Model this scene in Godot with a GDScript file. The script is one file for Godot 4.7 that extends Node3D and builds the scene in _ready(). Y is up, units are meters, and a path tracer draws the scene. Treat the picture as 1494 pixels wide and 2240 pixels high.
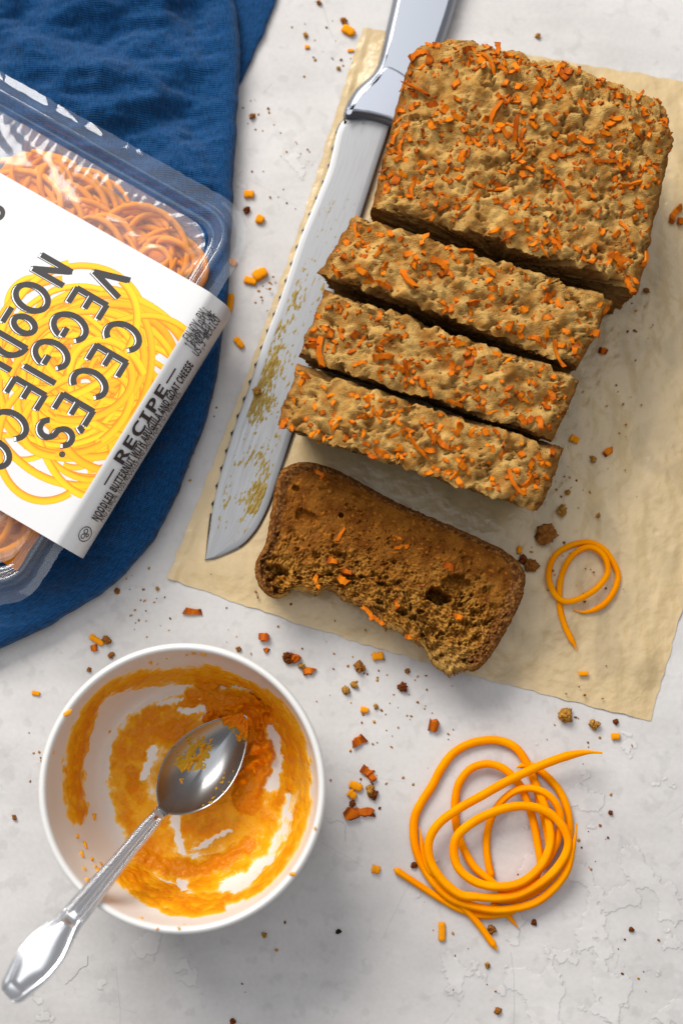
extends Node3D
# Overhead close-up of a sliced squash loaf on baking paper with a knife, a bowl of puree, squash noodles and a packet of noodles on a blue cloth.
# Measurements were read off the photograph: P(u, v, h) is the world point at height h seen at photo pixel (u, v); everything is then real geometry in metres.

const FOCAL := 3111.0
const MID := Vector2(747, 1120)
const CAM_HEIGHT := 0.585
const TILT := 7.7
var cam_pos := Vector3(0, CAM_HEIGHT, 0)
var cam_basis := Basis.from_euler(Vector3(deg_to_rad(-90.0 + TILT), 0, 0))
var rng := RandomNumberGenerator.new()
var M := {}


func P(u: float, v: float, h: float) -> Vector3:
	var d := cam_basis * Vector3((u - MID.x) / FOCAL, -(v - MID.y) / FOCAL, -1.0)
	return cam_pos + d * ((h - cam_pos.y) / d.y)


func to_px(p: Vector3) -> Vector2:
	var q := (p - cam_pos) * cam_basis
	return Vector2(MID.x - FOCAL * q.x / q.z, MID.y + FOCAL * q.y / q.z)


# ---------- small helpers

func noise(seed_: int, per_mm: float, octaves := 1, kind := FastNoiseLite.TYPE_SIMPLEX_SMOOTH) -> FastNoiseLite:
	var n := FastNoiseLite.new()
	n.seed = seed_
	n.noise_type = kind
	n.frequency = per_mm * 1000.0
	n.fractal_type = FastNoiseLite.FRACTAL_FBM if octaves > 1 else FastNoiseLite.FRACTAL_NONE
	n.fractal_octaves = octaves
	return n


func sstep(a: float, b: float, x: float) -> float:
	var t := clampf((x - a) / (b - a), 0.0, 1.0)
	return t * t * (3.0 - 2.0 * t)


func lin(r: float, g: float, b: float) -> Color:
	return Color(r, g, b).linear_to_srgb()


func mat(c: Color, rough: float, more := {}) -> StandardMaterial3D:
	var m := StandardMaterial3D.new()
	m.albedo_color = c
	m.roughness = rough
	for k in more:
		m.set(k, more[k])
	return m


func smooth_path(pts: Array, closed := false, steps := 12) -> PackedVector3Array:
	var out := PackedVector3Array()
	var n := pts.size()
	var segs := n if closed else n - 1
	for i in segs:
		var a: Vector3 = pts[(i - 1 + n) % n] if closed or i > 0 else pts[0]
		var b: Vector3 = pts[i]
		var c: Vector3 = pts[(i + 1) % n]
		var d: Vector3 = pts[(i + 2) % n] if closed or i + 2 < n else pts[n - 1]
		for k in steps:
			out.append(b.cubic_interpolate(c, a, d, float(k) / steps))
	if not closed:
		out.append(pts[n - 1])
	return out


func resample(path: PackedVector3Array, count: int, closed := false) -> PackedVector3Array:
	var p := path.duplicate()
	if closed:
		p.append(path[0])
	var total := 0.0
	for i in p.size() - 1:
		total += p[i].distance_to(p[i + 1])
	var step := total / (count if closed else count - 1)
	var out := PackedVector3Array()
	var seg := 0
	var done := 0.0
	for k in count:
		var want := step * k
		while seg < p.size() - 2 and done + p[seg].distance_to(p[seg + 1]) < want:
			done += p[seg].distance_to(p[seg + 1])
			seg += 1
		var l := p[seg].distance_to(p[seg + 1])
		out.append(p[seg].lerp(p[seg + 1], clampf((want - done) / maxf(l, 1e-9), 0.0, 1.0)))
	return out


func outline(pixels: Array, h: float, count: int, closed := true, smooth := true) -> PackedVector3Array:
	var pts := []
	for q in pixels:
		pts.append(P(q[0], q[1], h))
	var path := smooth_path(pts, closed) if smooth else PackedVector3Array(pts)
	return resample(path, count, closed)


# a mesh under construction: grids of points with normals, colours and UVs
class Build:
	var v := PackedVector3Array()
	var n := PackedVector3Array()
	var c := PackedColorArray()
	var uv := PackedVector2Array()
	var idx := PackedInt32Array()

	# nu points per row, nv rows. orient: "up" faces +y, "out" by signed volume, "flip" / "keep" as laid
	func grid(nu: int, nv: int, pos: PackedVector3Array, wrap := false, cols := PackedColorArray(), uvs := PackedVector2Array(), orient := "up", keep := PackedByteArray()) -> void:
		var base := v.size()
		var nn := PackedVector3Array()
		nn.resize(pos.size())
		var quads := PackedInt32Array()
		var volume := 0.0
		var mid := Vector3.ZERO
		if orient == "out":
			for p in pos:
				mid += p
			mid /= pos.size()
		for j in nv - 1:
			for i in (nu if wrap else nu - 1):
				var i2 := (i + 1) % nu
				var a := j * nu + i
				var b := j * nu + i2
				var d := (j + 1) * nu + i
				var e := (j + 1) * nu + i2
				if keep.size() and not (keep[a] or keep[b] or keep[d] or keep[e]):
					continue
				var cr := (pos[e] - pos[a]).cross(pos[d] - pos[b])
				nn[a] += cr
				nn[b] += cr
				nn[d] += cr
				nn[e] += cr
				if orient == "out":
					volume += cr.dot(pos[a] - mid)
				else:
					volume += cr.y
				quads.append(a)
				quads.append(b)
				quads.append(d)
				quads.append(e)
		var sgn := 1.0 if volume > 0.0 else -1.0
		if orient == "keep":
			sgn = 1.0
		elif orient == "flip":
			sgn = -1.0
		for i in nn.size():
			nn[i] = (nn[i] * sgn).normalized() if nn[i].length_squared() > 1e-30 else Vector3.UP
		v.append_array(pos)
		n.append_array(nn)
		if cols.size():
			c.append_array(cols)
		else:
			var w := PackedColorArray()
			w.resize(pos.size())
			w.fill(Color.WHITE)
			c.append_array(w)
		if uvs.size():
			uv.append_array(uvs)
		else:
			var z := PackedVector2Array()
			z.resize(pos.size())
			uv.append_array(z)
		for k in range(0, quads.size(), 4):
			var a := quads[k] + base
			var b := quads[k + 1] + base
			var d := quads[k + 2] + base
			var e := quads[k + 3] + base
			if sgn > 0.0:
				idx.append_array(PackedInt32Array([a, e, b, a, d, e]))
			else:
				idx.append_array(PackedInt32Array([a, b, e, a, e, d]))

	func commit(origin := Vector3.ZERO) -> ArrayMesh:
		var arr := []
		arr.resize(Mesh.ARRAY_MAX)
		var vv := v.duplicate()
		if origin != Vector3.ZERO:
			for i in vv.size():
				vv[i] -= origin
		arr[Mesh.ARRAY_VERTEX] = vv
		arr[Mesh.ARRAY_NORMAL] = n
		arr[Mesh.ARRAY_COLOR] = c
		arr[Mesh.ARRAY_TEX_UV] = uv
		arr[Mesh.ARRAY_INDEX] = idx
		var m := ArrayMesh.new()
		m.add_surface_from_arrays(Mesh.PRIMITIVE_TRIANGLES, arr)
		return m


# rings of points, each ring closed; ends shut by rings shrunk to their middle when caps is set
func rings_into(b: Build, rings: Array, caps := true, col := Color.WHITE) -> void:
	var nu: int = rings[0].size()
	var all := rings.duplicate()
	if caps:
		for end in 2:
			var r: PackedVector3Array = rings[0] if end == 0 else rings[-1]
			var mid := Vector3.ZERO
			for p in r:
				mid += p
			mid /= nu
			var shut := PackedVector3Array()
			shut.resize(nu)
			shut.fill(mid)
			if end == 0:
				all.push_front(shut)
			else:
				all.append(shut)
	var pos := PackedVector3Array()
	for r in all:
		pos.append_array(r)
	var cols := PackedColorArray()
	cols.resize(pos.size())
	cols.fill(col)
	b.grid(nu, all.size(), pos, true, cols, PackedVector2Array(), "out")


# a tube along a path, radius per point; flat < 1 presses it
func tube(b: Build, path: PackedVector3Array, radii: PackedFloat32Array, sides := 10, cols := PackedColorArray(), flat := 1.0) -> void:
	var pos := PackedVector3Array()
	var cc := PackedColorArray()
	var n := path.size()
	var side := Vector3.RIGHT
	for i in n:
		var t := (path[mini(i + 1, n - 1)] - path[maxi(i - 1, 0)]).normalized()
		var s := Vector3.UP.cross(t)
		if s.length() > 0.05:
			side = s.normalized()
		var up := t.cross(side).normalized()
		for k in sides:
			var a := TAU * k / sides
			var sq := 1.0 if flat == 1.0 else 0.94 / pow(pow(absf(cos(a + 0.5)), 3.2) + pow(absf(sin(a + 0.5)), 3.2), 1.0 / 3.2)
			pos.append(path[i] + (side * cos(a) + up * sin(a) * flat) * radii[i] * sq)
			cc.append(cols[i] if cols.size() else Color.WHITE)
	b.grid(sides, n, pos, true, cc, PackedVector2Array(), "out")


func inset(path: PackedVector3Array, d: float, y: float) -> PackedVector3Array:
	# a closed flat outline moved inwards by d and laid at height y
	var area := 0.0
	var n := path.size()
	for i in n:
		var a := path[i]
		var b := path[(i + 1) % n]
		area += a.x * b.z - b.x * a.z
	var s := 1.0 if area > 0.0 else -1.0
	var out := PackedVector3Array()
	for i in n:
		var t := (path[(i + 1) % n] - path[(i - 1 + n) % n])
		t.y = 0.0
		t = t.normalized()
		var q := path[i] + Vector3(-t.z, 0, t.x) * d * s
		q.y = y
		out.append(q)
	return out


# ---------- naming

func thing(called: String, label: String, category: String, at: Vector3, group := "") -> Node3D:
	var o := Node3D.new()
	o.name = called
	add_child(o, true)
	o.position = at
	tag(o, label, category, group)
	return o


func tag(o: Node3D, label: String, category: String, group := "") -> Node3D:
	o.set_meta("label", label)
	o.set_meta("category", category)
	if group:
		o.set_meta("group", group)
	return o


func part(called: String, m: Mesh, material: Material, parent: Node3D, stuff := false) -> MeshInstance3D:
	var o := MeshInstance3D.new()
	o.name = called
	o.mesh = m
	o.material_override = material
	parent.add_child(o, true)
	if stuff:
		o.set_meta("kind", "stuff")
	return o


func numbered(called: String, i: int) -> String:
	return called if i == 0 else "%s_%03d" % [called, i]


# ---------- textures

func grey_noise(size: int, freq: float, octaves: int, seed_: int, w := 0, kind := FastNoiseLite.TYPE_SIMPLEX_SMOOTH) -> Image:
	var n := FastNoiseLite.new()
	n.seed = seed_
	n.noise_type = kind
	n.frequency = freq
	n.fractal_octaves = octaves
	n.fractal_type = FastNoiseLite.FRACTAL_FBM if octaves > 1 else FastNoiseLite.FRACTAL_NONE
	var im := n.get_seamless_image(w if w else size, size)
	im.convert(Image.FORMAT_L8)
	if w and w != size:
		im.resize(size, size, Image.INTERPOLATE_CUBIC)
	return im


func tex(im: Image) -> ImageTexture:
	return ImageTexture.create_from_image(im)


func _ready() -> void:
	rng.seed = 4711
	# --- camera
	var cam := Camera3D.new()
	cam.name = "camera"
	add_child(cam)
	cam.transform = Transform3D(cam_basis, cam_pos)
	cam.near = 0.02
	cam.far = 20.0
	var lens := CameraAttributesPhysical.new()
	lens.frustum_focal_length = 12.0 / (1120.0 / FOCAL)
	lens.frustum_focus_distance = 0.565
	lens.frustum_near = 0.02
	lens.frustum_far = 20.0
	lens.exposure_aperture = 3.6
	cam.attributes = lens
	cam.fov = rad_to_deg(2.0 * atan(1120.0 / FOCAL))
	cam.current = true
	# --- the room's dim bounced light, and the big window up behind the top of the table
	var world := WorldEnvironment.new()
	world.name = "world_environment"
	var env := Environment.new()
	env.background_mode = Environment.BG_COLOR
	env.background_color = lin(0.50, 0.50, 0.52)
	env.background_energy_multiplier = 0.66
	env.tonemap_mode = Environment.TONE_MAPPER_LINEAR
	env.tonemap_exposure = 1.0
	env.sdfgi_enabled = true
	env.ssao_enabled = true
	env.ssil_enabled = true
	world.environment = env
	add_child(world)
	var window := AreaLight3D.new()
	window.name = "window_light"
	window.area_size = Vector2(1.7, 1.3)
	window.light_energy = 11.2
	window.light_color = Color(1.0, 0.985, 0.96)
	window.shadow_enabled = true
	window.set("area_range", 10.0)
	add_child(window)
	window.look_at_from_position(Vector3(-1.06, 1.80, -2.03), Vector3(0.0, 0.0, -0.12), Vector3.UP)
	# the white ceiling's bounce
	var ceiling := AreaLight3D.new()
	ceiling.name = "ceiling_bounce_light"
	ceiling.area_size = Vector2(1.5, 1.5)
	ceiling.light_energy = 0.95
	ceiling.light_color = Color(0.97, 0.985, 1.0)
	ceiling.shadow_enabled = true
	ceiling.set("area_range", 10.0)
	add_child(ceiling)
	ceiling.look_at_from_position(Vector3(-0.1, 1.6, -0.5), Vector3(-0.1, 0.0, -0.5), Vector3.FORWARD)
	# --- surfaces and things
	make_materials()
	set_packet_frame()
	build_table()
	build_paper()
	build_cloth()
	build_packet()
	build_knife()
	build_loaf()
	build_flat_slice()
	build_bowl()
	build_spoon()
	build_noodles()
	build_crumbs()


func make_materials() -> void:
	var grain := tex(grey_noise(256, 0.06, 4, 5))
	var fine := tex(grey_noise(256, 0.16, 3, 6))
	M.bread = mat(Color.WHITE, 0.9, {"vertex_color_use_as_albedo": true, "heightmap_enabled": true, "heightmap_texture": fine, "heightmap_scale": 0.07, "uv1_triplanar": true, "uv1_scale": Vector3(40, 40, 40), "metallic_specular": 0.12})
	M.crumb = mat(Color.WHITE, 0.85, {"vertex_color_use_as_albedo": true, "heightmap_enabled": true, "heightmap_texture": fine, "heightmap_scale": 0.06, "uv1_triplanar": true, "uv1_scale": Vector3(50, 50, 50), "metallic_specular": 0.15})
	M.moist = mat(Color.WHITE, 0.42, {"vertex_color_use_as_albedo": true, "heightmap_enabled": true, "heightmap_texture": fine, "heightmap_scale": 0.045, "uv1_triplanar": true, "uv1_scale": Vector3(50, 50, 50), "metallic_specular": 0.2})
	M.shred = mat(Color.WHITE, 0.6, {"vertex_color_use_as_albedo": true, "metallic_specular": 0.18})
	M.noodle = mat(Color.WHITE, 0.5, {"vertex_color_use_as_albedo": true, "heightmap_enabled": true, "heightmap_texture": fine, "heightmap_scale": 0.012, "uv1_triplanar": true, "uv1_scale": Vector3(60, 60, 60), "subsurf_scatter_enabled": true, "subsurf_scatter_strength": 0.1, "metallic_specular": 0.12, "backlight_enabled": true, "backlight": Color(0.55, 0.3, 0.05)})
	M.puree = mat(Color.WHITE, 0.25, {"vertex_color_use_as_albedo": true, "heightmap_enabled": true, "heightmap_texture": grain, "heightmap_scale": 0.02, "uv1_triplanar": true, "uv1_scale": Vector3(50, 50, 50), "metallic_specular": 0.25})
	M.smear = mat(Color.WHITE, 0.5, {"vertex_color_use_as_albedo": true, "heightmap_enabled": true, "heightmap_texture": grain, "heightmap_scale": 0.03, "uv1_triplanar": true, "uv1_scale": Vector3(60, 60, 60), "metallic_specular": 0.2})
	M.china = mat(lin(0.70, 0.69, 0.67), 0.22, {"metallic_specular": 0.5})
	M.steel = mat(lin(0.31, 0.33, 0.37), 0.38, {"metallic": 1.0})
	M.blade = mat(lin(0.28, 0.28, 0.285), 0.30, {"metallic": 1.0, "roughness_texture": null})
	M.silver = mat(lin(0.78, 0.785, 0.80), 0.22, {"metallic": 1.0})
	M.clear = mat(Color(0.9, 0.92, 0.96, 0.06), 0.04, {"transparency": BaseMaterial3D.TRANSPARENCY_ALPHA})
	M.film = mat(Color(0.97, 0.93, 0.90, 0.11), 0.14, {"transparency": BaseMaterial3D.TRANSPARENCY_ALPHA})


# ---------- the table: worn white plaster with flaked patches

func build_table() -> void:
	var size := 1280
	var span := 0.46
	var cloudy := grey_noise(size, 0.004, 4, 11).get_data()
	var streak := grey_noise(size, 0.02, 4, 12, 160).get_data()
	var across := grey_noise(size, 0.012, 4, 17)
	var fine := grey_noise(size, 0.12, 3, 13).get_data()
	var flake := grey_noise(size, 0.013, 5, 14).get_data()
	var grime := grey_noise(size, 0.03, 5, 15).get_data()
	across.rotate_90(CLOCKWISE)
	var brush := across.get_data()
	var rgb := PackedByteArray()
	rgb.resize(size * size * 3)
	var hgt := PackedByteArray()
	hgt.resize(size * size)
	# flaking is worst round the squash nest and in the near right corner: texel centres and reach of those areas
	var spots := [[1230.0, 2120.0, 300.0, 0.20], [1300.0, 1830.0, 230.0, 0.115], [1080.0, 2080.0, 160.0, 0.10], [1470.0, 2230.0, 210.0, 0.21], [980.0, 1960.0, 120.0, 0.07], [250.0, 2180.0, 190.0, 0.03], [620.0, 400.0, 110.0, 0.02]]
	var marks := []
	for s in spots:
		var p := P(s[0], s[1], 0.0)
		marks.append([(p.x / span + 0.5) * size, ((p.z + 0.09) / span + 0.5) * size, s[2] * 0.00019 / span * size, s[3]])
	for y in size:
		for x in size:
			var i := y * size + x
			var a := cloudy[i] / 255.0 - 0.5
			var b := streak[i] / 255.0 - 0.5
			var f := fine[i] / 255.0 - 0.5
			var g := grime[i] / 255.0
			var w := brush[i] / 255.0 - 0.5
			var v := 0.555 * (1.0 + 0.17 * a + 0.13 * b + 0.07 * f + 0.10 * w)
			if g > 0.64 - 0.25 * b - 0.15 * w:
				v *= 1.0 - minf((g - 0.64 + 0.25 * b + 0.15 * w) * 0.7, 0.085)
			var h := 0.42 + 0.16 * f + 0.12 * b + 0.1 * w
			var bias := 0.0
			for m in marks:
				var dx: float = x - m[0]
				var dy: float = y - m[1]
				var q: float = (dx * dx + dy * dy) / (m[2] * m[2])
				if q < 1.0:
					bias = maxf(bias, m[3] * (1.0 - q * q))
			if bias > 0.0:
				var e := flake[i] / 255.0 + bias - 0.76 + 0.05 * f
				if e > 0.0:
					v = v * 0.955 + 0.045
					h += 0.42
					if e < 0.009:
						v *= 0.86
				elif e > -0.012:
					v *= 0.87
				elif e > -0.07:
					v *= 0.965
			var k := clampi(int(pow(v, 0.4545) * 255.0), 0, 255)
			rgb[i * 3] = k
			rgb[i * 3 + 1] = clampi(int(k * 0.988), 0, 255)
			rgb[i * 3 + 2] = clampi(int(k * 0.978), 0, 255)
			hgt[i] = clampi(int(h * 255.0), 0, 255)
	var r := RandomNumberGenerator.new()
	r.seed = 99
	# scratches and hairline cracks
	for s in 100:
		var x := r.randf() * size
		var y := r.randf() * size
		var turn := r.randf() * TAU
		var crack := s < 12
		var dark := r.randf_range(0.66, 0.92) if crack else r.randf_range(0.90, 0.97)
		for k in r.randi_range(15, 45 if crack else 80):
			x += cos(turn)
			y += sin(turn)
			turn += r.randf_range(-0.5, 0.5) if crack else r.randf_range(-0.02, 0.02)
			var i := posmod(int(y), size) * size + posmod(int(x), size)
			for ch in 3:
				rgb[i * 3 + ch] = int(rgb[i * 3 + ch] * dark)
			hgt[i] = int(hgt[i] * (0.7 if crack else 0.93))
	var albedo := tex(Image.create_from_data(size, size, false, Image.FORMAT_RGB8, rgb))
	var height := tex(Image.create_from_data(size, size, false, Image.FORMAT_L8, hgt))
	var m := mat(Color.WHITE, 0.62, {"albedo_texture": albedo, "heightmap_enabled": true, "heightmap_texture": height, "heightmap_scale": 0.035, "metallic_specular": 0.35})
	var b := Build.new()
	var pos := PackedVector3Array()
	var uv := PackedVector2Array()
	for j in 9:
		for i in 9:
			var p := Vector3((i - 4) * 0.2, 0, -0.09 + (j - 4) * 0.2)
			pos.append(p)
			uv.append(Vector2(p.x / span + 0.5, (p.z + 0.09) / span + 0.5))
	b.grid(9, 9, pos, false, PackedColorArray(), uv)
	# the slab's rim and underside
	var rim := PackedVector3Array([Vector3(-0.8, 0, -0.89), Vector3(0.8, 0, -0.89), Vector3(0.8, 0, 0.71), Vector3(-0.8, 0, 0.71)])
	var low := PackedVector3Array()
	for p in rim:
		low.append(p - Vector3(0, 0.03, 0))
	b.grid(4, 2, rim + low, true, PackedColorArray(), PackedVector2Array(), "keep")
	var top := part("tabletop", b.commit(), m, self)
	top.set_meta("kind", "structure")
	top.set_meta("label", "worn white plaster tabletop with flaked paint and fine cracks")


# ---------- baking paper

func build_paper() -> void:
	var tl := P(793, 60, 0)
	var tr := P(1800, 230, 0)
	var br := P(1422, 1577, 0)
	var bl := P(366, 1266, 0)
	var nu := 200
	var nv := 240
	var wav := noise(21, 0.018, 2)
	var crease := noise(22, 0.055, 3)
	var cell := FastNoiseLite.new()
	cell.seed = 23
	cell.noise_type = FastNoiseLite.TYPE_CELLULAR
	cell.frequency = 70.0
	cell.cellular_return_type = FastNoiseLite.RETURN_DISTANCE2_SUB
	var edge := noise(24, 0.12, 3)
	var pos := PackedVector3Array()
	var uv := PackedVector2Array()
	var col := PackedColorArray()
	for j in nv:
		for i in nu:
			var s := float(i) / (nu - 1)
			var t := float(j) / (nv - 1)
			var l := tl.lerp(bl, t) + Vector3(0.0035 * sin(PI * t), 0, 0)
			var r := tr.lerp(br, t)
			var p := l.lerp(r, s)
			p.z += 0.0030 * sin(PI * s) * t
			var border := minf(minf(s, 1.0 - s) * 0.2, minf(t, 1.0 - t) * 0.25)
			p.x += edge.get_noise_2d(p.z, 3.0) * 0.0008 * (1.0 - sstep(0.0, 0.02, border))
			p.z += edge.get_noise_2d(p.x, 9.0) * 0.0008 * (1.0 - sstep(0.0, 0.02, border))
			var crumple := sstep(0.45, 0.7, s) * (1.0 - 0.5 * sstep(0.75, 1.0, t))
			var y := 0.0012 + 0.0007 * wav.get_noise_2d(p.x, p.z)
			y += crumple * (0.0009 * crease.get_noise_2d(p.x * 0.8, p.z * 0.5) - 0.0010 * (1.0 - sstep(0.0, 0.12, cell.get_noise_2d(p.x, p.z * 1.3) + 1.0)))
			y += 0.0002 * crease.get_noise_2d(p.x + 5.0, p.z)
			y -= 0.0008 * (1.0 - sstep(0.0, 0.012, border))
			if s < 0.02:
				y += 0.0010 * (0.5 + 0.5 * wav.get_noise_2d(p.z * 3.0, 0.0))
			p.y = maxf(y, 0.00035)
			pos.append(p)
			uv.append(Vector2(p.x, p.z) * 8.0)
			var g := 1.0 + 0.10 * crease.get_noise_2d(p.z * 0.5, p.x * 2.0) + 0.06 * wav.get_noise_2d(p.x * 0.6, p.z)
			# grease has soaked in here and there round the loaf
			g *= 1.0 - 0.16 * sstep(0.05, 0.35, wav.get_noise_2d(p.x * 2.0 + 7.0, p.z * 1.4)) * sstep(0.2, 0.5, s)
			col.append(Color(0.535 * g, 0.395 * g, 0.205 * g))
	var b := Build.new()
	b.grid(nu, nv, pos, false, col, uv)
	var m := mat(Color.WHITE, 0.30, {"vertex_color_use_as_albedo": true, "heightmap_enabled": true, "heightmap_texture": tex(grey_noise(512, 0.03, 5, 25)), "heightmap_scale": 0.035, "metallic_specular": 0.55})
	var sheet := part("baking_paper", b.commit(), m, self)
	tag(sheet, "crinkled tan sheet of baking paper under the knife and loaf", "paper")


# ---------- blue cloth

func fold_sheet(edge_px: Array, to_px_list: Array, rows: int, cols: int, base: float, thick: float, wrinkle: float) -> ArrayMesh:
	var edge := outline(edge_px, base + thick * 0.5, rows, false)
	var far := outline(to_px_list, base + thick, rows, false)
	var roll := [[0.0050, 0.02], [0.0015, 0.02], [0.0003, 0.2], [0.0, 0.5], [0.0004, 0.8], [0.0016, 0.97], [0.004, 1.05]]
	var big := noise(31, 0.016, 2)
	var mid := noise(32, 0.045, 3)
	var wob := noise(33, 0.06, 2)
	var pos := PackedVector3Array()
	var uv := PackedVector2Array()
	var nu := roll.size() + cols
	for j in rows:
		var inward := far[j] - edge[j]
		inward.y = 0.0
		var reach := inward.length()
		inward /= reach
		var shift := wob.get_noise_2d(edge[j].z, edge[j].x) * 0.0007
		var along := float(j) * 0.0014
		for i in nu:
			var d := 0.0
			var y := 0.0
			if i < roll.size():
				d = roll[i][0]
				y = base + thick * roll[i][1]
			else:
				d = 0.004 + (reach - 0.004) * pow(float(i - roll.size() + 1) / cols, 1.15)
				y = base + thick * 1.05
			var p := edge[j] + inward * (d + shift)
			if i >= roll.size() - 2:
				var k := sstep(0.001, 0.022, d)
				y += wrinkle * k * (1.0 - 0.75 * packet_shade(p)) * (0.9 * big.get_noise_2d(p.x * 0.8 + p.z * 0.5, p.z * 1.3 - p.x * 0.3) + 0.24 * mid.get_noise_2d(p.x * 0.8 + p.z * 0.5, p.z * 1.2 - p.x * 0.35))
				y -= thick * 0.5 * packet_shade(p) * k
				y += wrinkle * 0.12 * mid.get_noise_2d(p.z * 3.0, p.x * 0.8) * sstep(0.0, 0.01, d)
			p.y = maxf(y, base + 0.0002)
			pos.append(p)
			uv.append(Vector2(d + shift, along) / 0.024)
	var b := Build.new()
	b.grid(nu, rows, pos, false, PackedColorArray(), uv)
	return b.commit()


func packet_shade(p: Vector3) -> float:
	# 1 where the packet presses the cloth flat, fading out beside it
	var d := p - pk_o
	var a := d.dot(pk_a)
	var b := d.dot(pk_b)
	return sstep(-0.055, -0.03, a) * (1.0 - sstep(pk_long + 0.03, pk_long + 0.055, a)) * sstep(-0.022, 0.004, b)


func build_cloth() -> void:
	# ribbed weave: fine ridges with broken threads, and the worn lighter threads as colour
	var size := 512
	var n1 := grey_noise(size, 0.03, 3, 41, 128).get_data()
	var n2 := grey_noise(size, 0.05, 4, 42, 96)
	n2.rotate_90(CLOCKWISE)
	var rgb := PackedByteArray()
	rgb.resize(size * size * 3)
	var hgt := PackedByteArray()
	hgt.resize(size * size)
	var streaks := n2.get_data()
	for y in size:
		for x in size:
			var i := y * size + x
			var rib := 0.5 + 0.5 * sin(TAU * (y / float(size) * 25.0 + 0.5 * sin(TAU * x / size)))
			var twill := 0.5 + 0.5 * sin(TAU * (x / float(size) * 30.0 + (0.5 if rib > 0.5 else 0.0)))
			hgt[i] = clampi(int(255.0 * (0.68 * rib + 0.2 * twill * rib + 0.12 * n1[i] / 255.0)), 0, 255)
			var v := 0.35 + 1.05 * (streaks[i] / 255.0) + 0.42 * (rib - 0.5) + 0.22 * (n1[i] / 255.0 - 0.5)
			var c := Color(0.0045 * v * v, 0.058 * v, 0.175 * v).linear_to_srgb()
			rgb[i * 3] = int(c.r * 255.0)
			rgb[i * 3 + 1] = int(c.g * 255.0)
			rgb[i * 3 + 2] = int(c.b * 255.0)
	var m := mat(Color.WHITE, 0.9, {"albedo_texture": tex(Image.create_from_data(size, size, false, Image.FORMAT_RGB8, rgb)), "heightmap_enabled": true, "heightmap_texture": tex(Image.create_from_data(size, size, false, Image.FORMAT_L8, hgt)),
		"heightmap_scale": 0.035, "rim_enabled": true, "rim": 0.25, "rim_tint": 0.7, "metallic_specular": 0.2})
	M.cloth = m
	var o := thing("kitchen_cloth", "folded dark blue ribbed cotton cloth under the noodle packet", "cloth", P(300, 900, 0))
	var main := fold_sheet([[470, -170], [500, -40], [520, 40], [527, 100], [524, 190], [515, 330], [509, 470], [501, 600], [487, 740], [462, 880], [425, 990], [380, 1100], [330, 1190], [262, 1268], [185, 1322], [100, 1372], [0, 1420], [-120, 1468], [-240, 1500]],
		[[-330, -230], [-330, -60], [-330, 20], [-330, 100], [-330, 200], [-330, 330], [-330, 450], [-330, 560], [-330, 680], [-330, 800], [-330, 900], [-330, 1000], [-330, 1080], [-330, 1150], [-330, 1220], [-330, 1290], [-330, 1350], [-330, 1400], [-330, 1440]], 330, 190, 0.0016, 0.0085, 0.0125)
	var p := part("top_layer", main, m, o)
	p.position = -o.position
	var under := fold_sheet([[640, -170], [622, -60], [604, 0], [582, 60], [558, 115], [536, 165], [520, 200], [505, 240], [480, 300]],
		[[380, -170], [370, -60], [360, 0], [350, 60], [345, 115], [340, 165], [335, 200], [330, 240], [320, 300]], 90, 50, 0.0003, 0.0026, 0.0012)
	p = part("lower_layer", under, m, o)
	p.position = -o.position


# ---------- packet of spiralised squash: clear tray and lid film in a printed card sleeve

var pk_o := Vector3.ZERO
var pk_a := Vector3.ZERO
var pk_b := Vector3.ZERO
var pk_long := 0.1


func pk(a: float, b: float, y: float) -> Vector3:
	return pk_o + pk_a * a + pk_b * b + Vector3(0, y - pk_o.y, 0)


func round_rect(a0: float, a1: float, b0: float, b1: float, r: float, y: float, count := 200) -> PackedVector3Array:
	var pts := PackedVector3Array()
	for q in [[a0 + r, b0 + r, PI], [a1 - r, b0 + r, 1.5 * PI], [a1 - r, b1 - r, 0.0], [a0 + r, b1 - r, 0.5 * PI]]:
		for k in 13:
			var t: float = q[2] + PI / 2 * k / 12.0
			pts.append(pk(q[0] + cos(t) * r, q[1] + sin(t) * r, y))
	return resample(pts, count, true)


func set_packet_frame() -> void:
	var top := 0.0430
	pk_o = P(463, 641, top)
	var far := P(127, 1190, top)
	pk_long = pk_o.distance_to(far)
	pk_a = (far - pk_o).normalized()
	pk_b = Vector3.UP.cross(pk_a).normalized()
	if pk_b.x > 0.0:
		pk_b = -pk_b


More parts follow.
